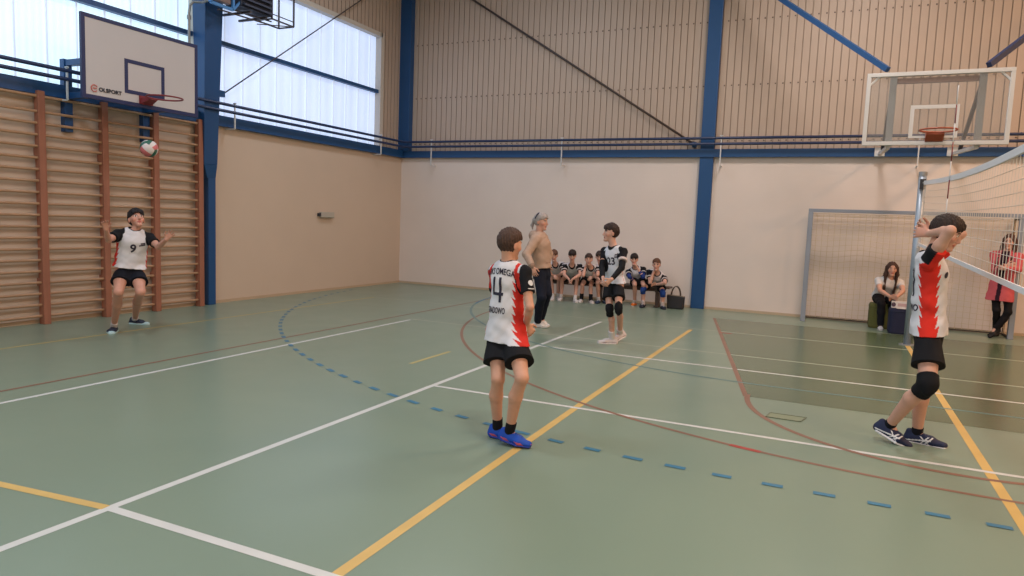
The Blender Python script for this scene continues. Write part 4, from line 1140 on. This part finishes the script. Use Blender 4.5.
def fig_nine():
    s = Fig('person', 'player number 9 looking up with both hands raised in front of the wall bars', 124, 334.5, 1.62, 175, vox=.0065, skin=(204, 150, 130))
    s.brow = lin((50, 38, 34))
    s.torso((129.5, 270.5), (134.2, 231.5), F=s.dir(172), nd=-.05)
    s.leg('R', (118.5, 292), (113.8, 326.5), s.dir(190), ank_z=s.ground('R')); s.leg('L', (140.5, 292), (135, 319.0), s.dir(128), ank_z=s.ground('L'))
    s.arm('R', (108.5, 240), (106, 229.5), s.dir(200, 65), s.dir(150, -10), s.dir(90, 30), near=True, wnear=True, curl=24, spread=.2)
    s.arm('L', (158.5, 247), (166, 239.5), s.dir(110, 50), s.dir(200, 10), s.dir(270, 50), near=True, wnear=True, curl=16, spread=.3)
    s.legw = 1.1; s.head(136.5, 219.8, 164, 26, -.05, big=1.12)
    s.body(); s.hair_short((34, 30, 34), top=.022, front=.060, nape=-.06, fringe=.012)
    o = s.trunk_cloth(-.045, flare=.03, drape=.016, loose=.024, sleeve=.60, sleeve_r=.062, colour=s.jersey_colour(raglan=.62, panel=22, teeth=12), neck_r=.062)
    V, F = text_mesh('9', .14, .004); decal('jersey_number', V, F, s.SH, s.P+s.U*(.60*s.L)+s.Rt*.012, -s.Rt, s.U, s.Ft, M_PRINT_DK, o, s.B)
    decal('chest_emblem', *strokes([((-.035,-.006),(.035,.012)), ((-.02,.02),(.03,.03))], .016), s.SH, s.P+s.U*(.70*s.L)-s.Rt*.085, -s.Rt, s.U, s.Ft, M_PRINT_DK, o, s.B)
    s.shorts(.56, loose=.026, rgb=(26, 28, 38), top=.34)
    for c in 'LR':
        s.sock(c, .10, (206, 200, 202)); s.shoe(c, (40, 48, 66), (176, 208, 216), accent=(176, 200, 208), lace=(30, 34, 44), size=1.28, sole_h=.046)

def fig_23():
    s = Fig('person', 'player number 23 with black arm sleeves and black knee pads standing sideways', 611, 343.5, 1.69, 236, vox=.0065, build=.80, skin=(206, 160, 142))
    s.brow = lin((50, 36, 32))
    s.torso((613.8, 283), (614.2, 246.5), F=s.dir(218))
    s.leg('R', (609.5, 309), (612, 338.5), s.dir(262), ank_z=s.ground('R')); s.leg('L', (618.5, 308), (620, 333.0), s.dir(238), ank_z=s.ground('L', 22))
    s.arm('R', (602, 267.5), (603, 278), s.dir(160, -60), s.dir(90, 0), s.dir(200, 0), near=True, wnear=True, curl=25)
    s.arm('L', (621.5, 268), (611.5, 279.5), s.dir(250, -40), s.dir(330, -30), s.dir(230, 40), near=True, wnear=True, curl=25)
    s.head(611, 233.2, 258, 2, 0)
    s.body(); s.hair_short((52, 36, 32), top=.026, front=.058, nape=-.062, fringe=.006)
    s_white = lin((212, 214, 224))
    o = s.trunk_cloth(.0, flare=.015, drape=.006, loose=.016, sleeve=.55, sleeve_r=.052, colour=s.jersey_colour(raglan=.56, panel=1, teeth=0, white=s_white), neck_r=.062)
    V, F = text_mesh('23', .135, .003); V = [(v[0]*.85, v[1]) for v in V]
    decal('jersey_number', V, F, s.SH, s.P+s.U*(.60*s.L)-s.Rt*.035, -s.Rt, s.U, s.Ft, M_PRINT_DK, o, s.B)
    decal('chest_emblem', *strokes([((-.025,0),(.025,.0)), ((-.025,.02),(.025,.02)), ((-.02,.04),(.02,.04))], .012), s.SH, s.P+s.U*(.71*s.L)-s.Rt*.105, -s.Rt, s.U, s.Ft, M_PRINT_DK, o, s.B)
    for c in 'LR':
        sh, el, wr = s.J['sh'+c], s.J['el'+c], s.J['wr'+c]
        S = Solid(); k = s.s; a = sh+(el-sh)*.62; u = unit(wr-el); e = el+(wr-el)*.92
        S.limb(a, el, .047*k, .043*k, .01, cuts=[(a, -unit(el-sh))]); S.limb(el, e+u*.03, .043*k, .030*k, .01, cuts=[(e, u)])
        solid_obj('arm_sleeve', S, s.vox*.85, M_CLOTH, s.o, s.B, solidc(BLACK))
        c == 'L' and s.band(sh+(el-sh)*.47, sh+(el-sh)*.60, .0625*k, .061*k, (206, 190, 188), 'arm_band')
    s.shorts(.62, loose=.022, top=.26)
    for c, hu in (('R', 0), ('L', 22)):
        s.kneepad(c, up=.055, down=.105); s.sock(c, .12, (208, 204, 204)); s.shoe(c, (200, 190, 190), (214, 208, 206), hu, accent=(172, 150, 152), size=1.2, sole_h=.03)

def fig_woman():
    s = Fig('person', 'woman in beige hoodie and dark trousers walking with her hand at her pocket', 540, 328, 1.76, 100, vox=.0065, skin=(206, 156, 136))
    s.brow = lin((120, 100, 84))
    s.torso((541.5, 271.5), (539, 235), F=s.dir(108))
    s.leg('R', (541.5, 297.5), (537.5, 322.5), s.dir(100), ank_z=s.ground('R')); s.leg('L', (547.5, 294), (541, 319), s.dir(95), ank_z=s.ground('L', 20))
    s.arm('R', (526.5, 254.5), (532.5, 267), s.dir(100, -70), s.dir(40, 0), s.dir(100, 30), near=True, wnear=True, curl=20)
    s.arm('L', (549, 254), (546, 267), s.dir(100, -60), s.dir(200, 0), s.dir(90, 30), near=False, wnear=True, curl=20)
    s.head(541, 222, 112, -4, 0)
    s.body(); h = s.hs
    s.hair_short((166, 157, 154), top=.018, front=.060, nape=-.075)
    S = Solid(); a = s.hp(-.10, 0, .02); S.ell(s.hp(-.105, 0, .03), *s.hf, (.03*h, .026*h, .028*h), .02)
    S.limb(s.hp(-.11, .0, .02), s.hp(-.135, .0, -.06), .026*h, .020*h, .02); S.limb(s.hp(-.135, 0, -.06), s.hp(-.12, 0, -.12), .020*h, .008*h, .02); S.ripple(.004*h, 150/h, [(1, .3, .1), (.3, 1, .1)])
    solid_obj('ponytail', S, s.vox*.8, M_HAIR, s.o, s.B, solidc(lin((160, 150, 146))))
    S = Solid(); F, R, U = s.hf
    for a in range(-80, 81, 10):
        t0, t1 = math.radians(a), math.radians(a+10)
        q = lambda t: s.hp(-.055+.02*math.cos(t), .100*math.sin(t), .045+.088*math.cos(t)); S.limb(q(t0), q(t1), .007*h, .007*h, .004)
    solid_obj('hair_band', S, s.vox*.7, M_CLOTH, s.o, s.B, solidc(lin((44, 48, 66))))
    beige = lin((180, 152, 134)); dkb = lin((146, 120, 104))
    def hc(P):
        c = np.tile(beige, (len(P), 1)); z = (P-s.P)@s.U; x = (P-s.P)@s.Rt; y = (P-s.P)@s.Ft; c[z < -.005] = dkb
        for d_ in 'LR':
            c[np.linalg.norm(P-s.J['wr'+d_], axis=1) < .06] = dkb
        c[(np.abs(z-.13) < .005) & (np.abs(x) < .12) & (y > 0)] = dkb; return c
    s.trunk_cloth(-.055, loose=.030, long_sleeve=True, colour=hc, name='hoodie', neck_r=.058, hood=True, fit=1.0, crease=.9, flare=.02)
    s.trousers((26, 30, 44), loose=.012)
    for c, hu in (('R', 0), ('L', 20)): s.shoe(c, (216, 212, 210), (222, 218, 214), hu, size=1.0)

def bench_boy(label, H, base, pel, neck, head, kn, an, el, wr, hands, hair, face=180, fel=-12, sock=(205, 200, 200), sock_up=.08, shoe=(206, 200, 200), sole=(216, 212, 210), pads=None, shirt=(214, 207, 211), sleeve_c=None, skin=(206, 158, 140), toes=(195, 165), sleeves=None, fringe=.01):
    s = Fig('person', label, *base, H, face, group='substitutes on the bench', vox=.0085, build=.86, skin=skin)
    s.brow = lin(hair); s.armw = 1.15
    pw = at(pel, 288, Y=13.72); s.torso((pw[0], 13.72, .535), neck, nd=.06, F=s.dir(face))
    for c, i in (('R', 0), ('L', 1)):
        s.leg(c, kn[i], an[i], s.dir(toes[i]), ank_z=s.ground(c))
        s.arm(c, el[i], wr[i], *hands[i][:3], near=True, wnear=hands[i][3], curl=hands[i][4])
    s.head(*head, face, fel, -.04)
    s.body(); s.hair_short(hair, top=.022, front=.060, nape=-.06, fringe=fringe)
    o = s.trunk_cloth(.02, loose=.018, sleeve=.60, sleeve_r=.06, colour=s.jersey_colour(raglan=.58, panel=2, teeth=0, white=lin(shirt)), neck_r=.06)
    s.shorts(.66, loose=.022)
    for c, i in (('R', 0), ('L', 1)):
        e = s.J['sh'+c]+(s.J['el'+c]-s.J['sh'+c])*.55
        s.band(e-unit(s.J['el'+c]-s.J['sh'+c])*.022, e, .076*s.s, .077*s.s, (200, 190, 192), 'cuff_stripe')
        s.sock(c, sock_up, sock)
        if pads: s.kneepad(c, pads, thick=.013)
        s.shoe(c, *( (shoe, sole) if not isinstance(shoe, list) else (shoe[i], sole) ), size=1.08)
    if sleeves:
        for c in 'LR':
            S = Solid(); k = s.s; a = s.J['sh'+c]*.4+s.J['el'+c]*.6; el_ = s.J['el'+c]; w_ = s.J['wr'+c]; e = el_+(w_-el_)*.6; u = unit(w_-el_)
            S.limb(a, el_, .047*k, .043*k, .01); S.limb(el_, e+u*.03, .043*k, .036*k, .01, cuts=[(e, u)])
            solid_obj('arm_sleeve', S, s.vox*.85, M_CLOTH, s.o, s.B, solidc(lin(sleeves)))
    return s

def fig_bench():
    f = Fig('x', '', 600, 304, 1.5, 180)
    D = f.dir
    lapR = (D(120, -25), D(180, -60), D(90, 20), False, 30); lapL = (D(240, -25), D(180, -60), D(270, 20), False, 30)
    dnR = (D(150, -60), D(90, 0), D(180, 10), True, 25); dnL = (D(210, -60), D(270, 0), D(180, 10), True, 25)
    cheekR = (D(60, 70), D(90, 10), D(0, 10), False, 30)
    bench_boy('first seated boy from the left on the bench, beside the woman in the hoodie', 1.52, (556, 302), 556, (555.3, 264.5), (554, 255.6), ((550.8, 279), (559, 279)), ((552.8, 297.5), (557.8, 296.5)), ((548.3, 273), (562.5, 273)), ((553, 275.5), (558, 275.5)), (lapR, lapL), (96, 66, 52), fel=-14)
    bench_boy('second seated boy from the left on the bench, dark fringe, hands hanging between knees', 1.56, (569, 303), 571.5, (572, 265), (572.3, 255.8), ((562, 280), (577, 280)), ((561, 297.5), (575, 299)), ((564.3, 275), (580, 275)), ((568.8, 279), (572.5, 279)), (dnR, dnL), (44, 32, 30), fel=-18, fringe=.016)
    bench_boy('seated boy on the bench leaning his cheek on his hand, black socks and pale shoes', 1.54, (587, 304), 590.5, (591, 267.6), (588.7, 259.6), ((582.3, 285), (590.8, 285)), ((581.5, 299), (590.8, 300)), ((583.2, 275.5), (597.5, 275)), ((585.6, 266.5), (593, 277)), (cheekR, lapL), (66, 48, 42), fel=-6, sock=(28, 28, 32), sock_up=.12, fringe=0)
    bench_boy('seated boy on the bench mostly hidden behind player 23', 1.54, (601, 304), 602.5, (601.5, 266), (599.5, 257), ((597.5, 283), (605.5, 283)), ((598.5, 300), (604.5, 300)), ((594.5, 276), (608.5, 276)), ((599, 279), (603, 279)), (dnR, dnL), (60, 46, 42), shoe=(44, 60, 84), sole=(40, 50, 70), fringe=.01)
    mouthL = (D(260, 60), D(270, 0), D(0, 20), False, 40)
    bench_boy('seated boy on the bench with blue arm sleeves and an orange shoe', 1.54, (638, 306.5), 637, (635.5, 268.5), (634.2, 259.5), ((634.6, 284.5), (643.5, 285)), ((634.6, 302.5), (642.5, 303)), ((629.5, 277), (643.2, 277)), ((634.5, 281), (637, 267.5)), (lapR, mouthL), (40, 30, 30), fel=-8, shoe=[(226, 116, 40), (40, 42, 52)], sleeves=(40, 58, 120), fringe=.014)
    bench_boy('seated boy with blue knee pads at the bench end beside the black handbag', 1.58, (653, 308.5), 655, (657.2, 273.5), (656.5, 264.8), ((643, 290), (663, 293)), ((643.2, 304), (662.5, 305.5)), ((650, 282.5), (665, 283)), ((653.8, 271.5), (656.5, 284.5)), ((D(30, 75), D(90, 10), D(0, 10), False, 30), (D(250, 0), D(180, -60), D(200, 60), False, 25)), (92, 62, 46), face=186, fel=-4, shoe=(36, 40, 54), sole=(40, 44, 56), pads=(34, 62, 124), sock=(196, 180, 176), fringe=0)

def fig_girl():
    s = Fig('person', 'young woman with long brown hair in a white top sitting on the olive pouf', 884, 331, 1.66, 165, vox=.008, skin=(204, 156, 136))
    s.brow = lin((60, 42, 36))
    s.torso((.84, 13.62, .55), (890.5, 279), nd=.30, F=s.dir(158))
    s.leg('R', (881.5, 304), (880.5, 326), s.dir(175), ank_z=s.ground('R')); s.leg('L', (893, 302.5), (890, 323), s.dir(160), ank_z=s.ground('L'))
    s.arm('R', (880, 290.5), (890, 296.5), s.dir(100, -10), s.dir(180, -60), s.dir(120, 60), near=True, wnear=True, curl=28)
    s.arm('L', (903, 291), (896, 297.5), s.dir(250, -10), s.dir(180, -60), s.dir(200, 60), near=True, wnear=True, curl=28)
    s.head(892, 269.3, 172, -2, .22)
    s.body()
    f = s.Ft
    s.hair_long((72, 50, 42), {-1: s.N - s.U*.24 - s.Rt*.075 + f*.165, 1: s.N - s.U*.26 + s.Rt*.075 + f*.165, 0: s.N - s.U*.25 - f*.13})
    o = s.trunk_cloth(.03, loose=.014, sleeve=.55, sleeve_r=.056, colour=solidc(lin((206, 204, 206))), name='shirt', neck_r=.066)
    s.trousers((28, 28, 34), loose=.010)
    for c in 'LR': s.shoe(c, (206, 202, 204), (214, 212, 210), size=1.0, accent=(120, 120, 126)); s.sock(c, .06, (40, 40, 46))

def fig_pink():
    s = Fig('person', 'woman in a pink coat standing behind the net with crossed legs by the goal post', 998, 338.3, 1.70, 195, vox=.008, build=.86, skin=(206, 158, 140))
    s.brow = lin((70, 50, 44))
    s.torso((1001.5, 286.5), (1007, 252), F=s.dir(195))
    s.leg('R', (996.5, 310), (995.5, 332), s.dir(215), ank_z=s.ground('R')); s.leg('L', (1008, 311), (995.5, 329.5), s.dir(230), ank_z=s.ground('L', 36), kdep=-.06)
    s.arm('R', (995, 270), (1006, 266), s.dir(95, 15), s.dir(0, 0), s.dir(95, 80), near=True, wnear=True)
    s.arm('L', (1018, 270), (1008, 269), s.dir(265, 10), s.dir(0, 0), s.dir(265, 80), near=True, wnear=True)
    s.head(1009.5, 242, 190, -4, 0)
    s.body(); f = s.Ft
    s.hair_long((78, 52, 44), {-1: s.N - s.U*.27 - s.Rt*.085 + f*.15, 1: s.N - s.U*.27 + s.Rt*.085 + f*.15, 0: s.N - s.U*.26 - f*.12})
    pink = lin((196, 92, 100))
    def cc(P):
        q = P-s.P; c = np.tile(pink, (len(P), 1)); x = q@s.Rt; y = q@s.Ft; z = q@s.U
        c[(np.abs(x+.01) < .030+.03*np.clip(z/s.L, 0, 1)) & (y > .03)] = lin((48, 26, 40)); return c
    s.trunk_cloth(.23, loose=.028, long_sleeve=True, colour=cc, name='coat', neck_r=.06, flare=.045)
    s.trousers((28, 26, 30), loose=.008)
    for c, hu in (('R', 0), ('L', 36)): s.shoe(c, (28, 26, 28), (24, 22, 24), hu, size=1.0, boot=.14, lace=(28, 26, 28))

FIGS = [fig_four, fig_captain, fig_nine, fig_23, fig_woman, fig_bench, fig_girl, fig_pink]
for fn in FIGS: fn()

# ------------------------------------------------------------------ the ball
bc = at(149, 148.5, X=-7.85); R_ = .105
me = bpy.data.meshes.new('volleyball'); bm = bmesh.new()
bmesh.ops.create_cube(bm, size=2.0); bmesh.ops.subdivide_edges(bm, edges=bm.edges[:], cuts=11, use_grid_fill=True)
lay = bm.faces.layers.int.new('pn')
for f_ in bm.faces:
    c = f_.calc_center_median(); ax = max(range(3), key=lambda i: abs(c[i])); t = c[(ax+1) % 3]
    f_.material_index = (1 if abs(t) > .34 and t > 0 else 2 if t < -.34 else 0) if ax != 1 else (0 if t > 0 else 1)
for v in bm.verts:
    p = np.array(v.co[:]); a = max(abs(p)); p = unit(np.tan(p*math.pi/4*.98))*R_
    v.co = p
bm.to_mesh(me); bm.free(); me.polygons.foreach_set('use_smooth', [True]*len(me.polygons))
for M in (mat('white_ball_panel', (220, 208, 206), .5), mat('red_ball_panel', (208, 112, 114), .5), mat('green_ball_panel', (44, 96, 80), .5)): me.materials.append(M)
o = bpy.data.objects.new('volleyball', me); COL.objects.link(o); o.location = tuple(bc); o.rotation_euler = (.5, .7, .9)
tag(o, 'white red and green volleyball in mid air below the left hoop', 'ball')

# cards on the navy pouf
o = thing('card_box', (1.05, 13.0, .42), 'white printed card box standing on the navy pouf', 'box')
cb = at(900.5, 304, Y=12.98)[0]
mb = MB(); mb.box((cb-.13, 12.94, .42), (cb+.13, 13.02, .53)); bxx = local(mb, o, 'box', mat('white_card', (214, 210, 210), .7), bevel=.004)
mb = MB(); mb.add([(cb-.10+.032*math.cos(a), 12.9385, .475+.036*math.sin(a)) for a in np.linspace(0, 2*math.pi, 16, endpoint=False)], [tuple(range(16))]); sub(mb, o, bxx, 'printed_crest', mat('dark_crest_print', (84, 66, 84), .7))
mb = MB(); mb.box((cb-.04, 12.938, .45), (cb+.10, 12.9395, .50)); sub(mb, o, bxx, 'printed_panel', mat('pink_grey_print', (186, 160, 164), .7))
o = thing('paper_sheet', (1.15, 12.9, .42), 'white paper lying at the front edge of the navy pouf', 'paper')
mb = MB(); mb.box((cb-.06, 12.83, .421), (cb+.12, 12.925, .427)); local(mb, o, 'sheet', mat('white_paper', (216, 214, 214), .8))
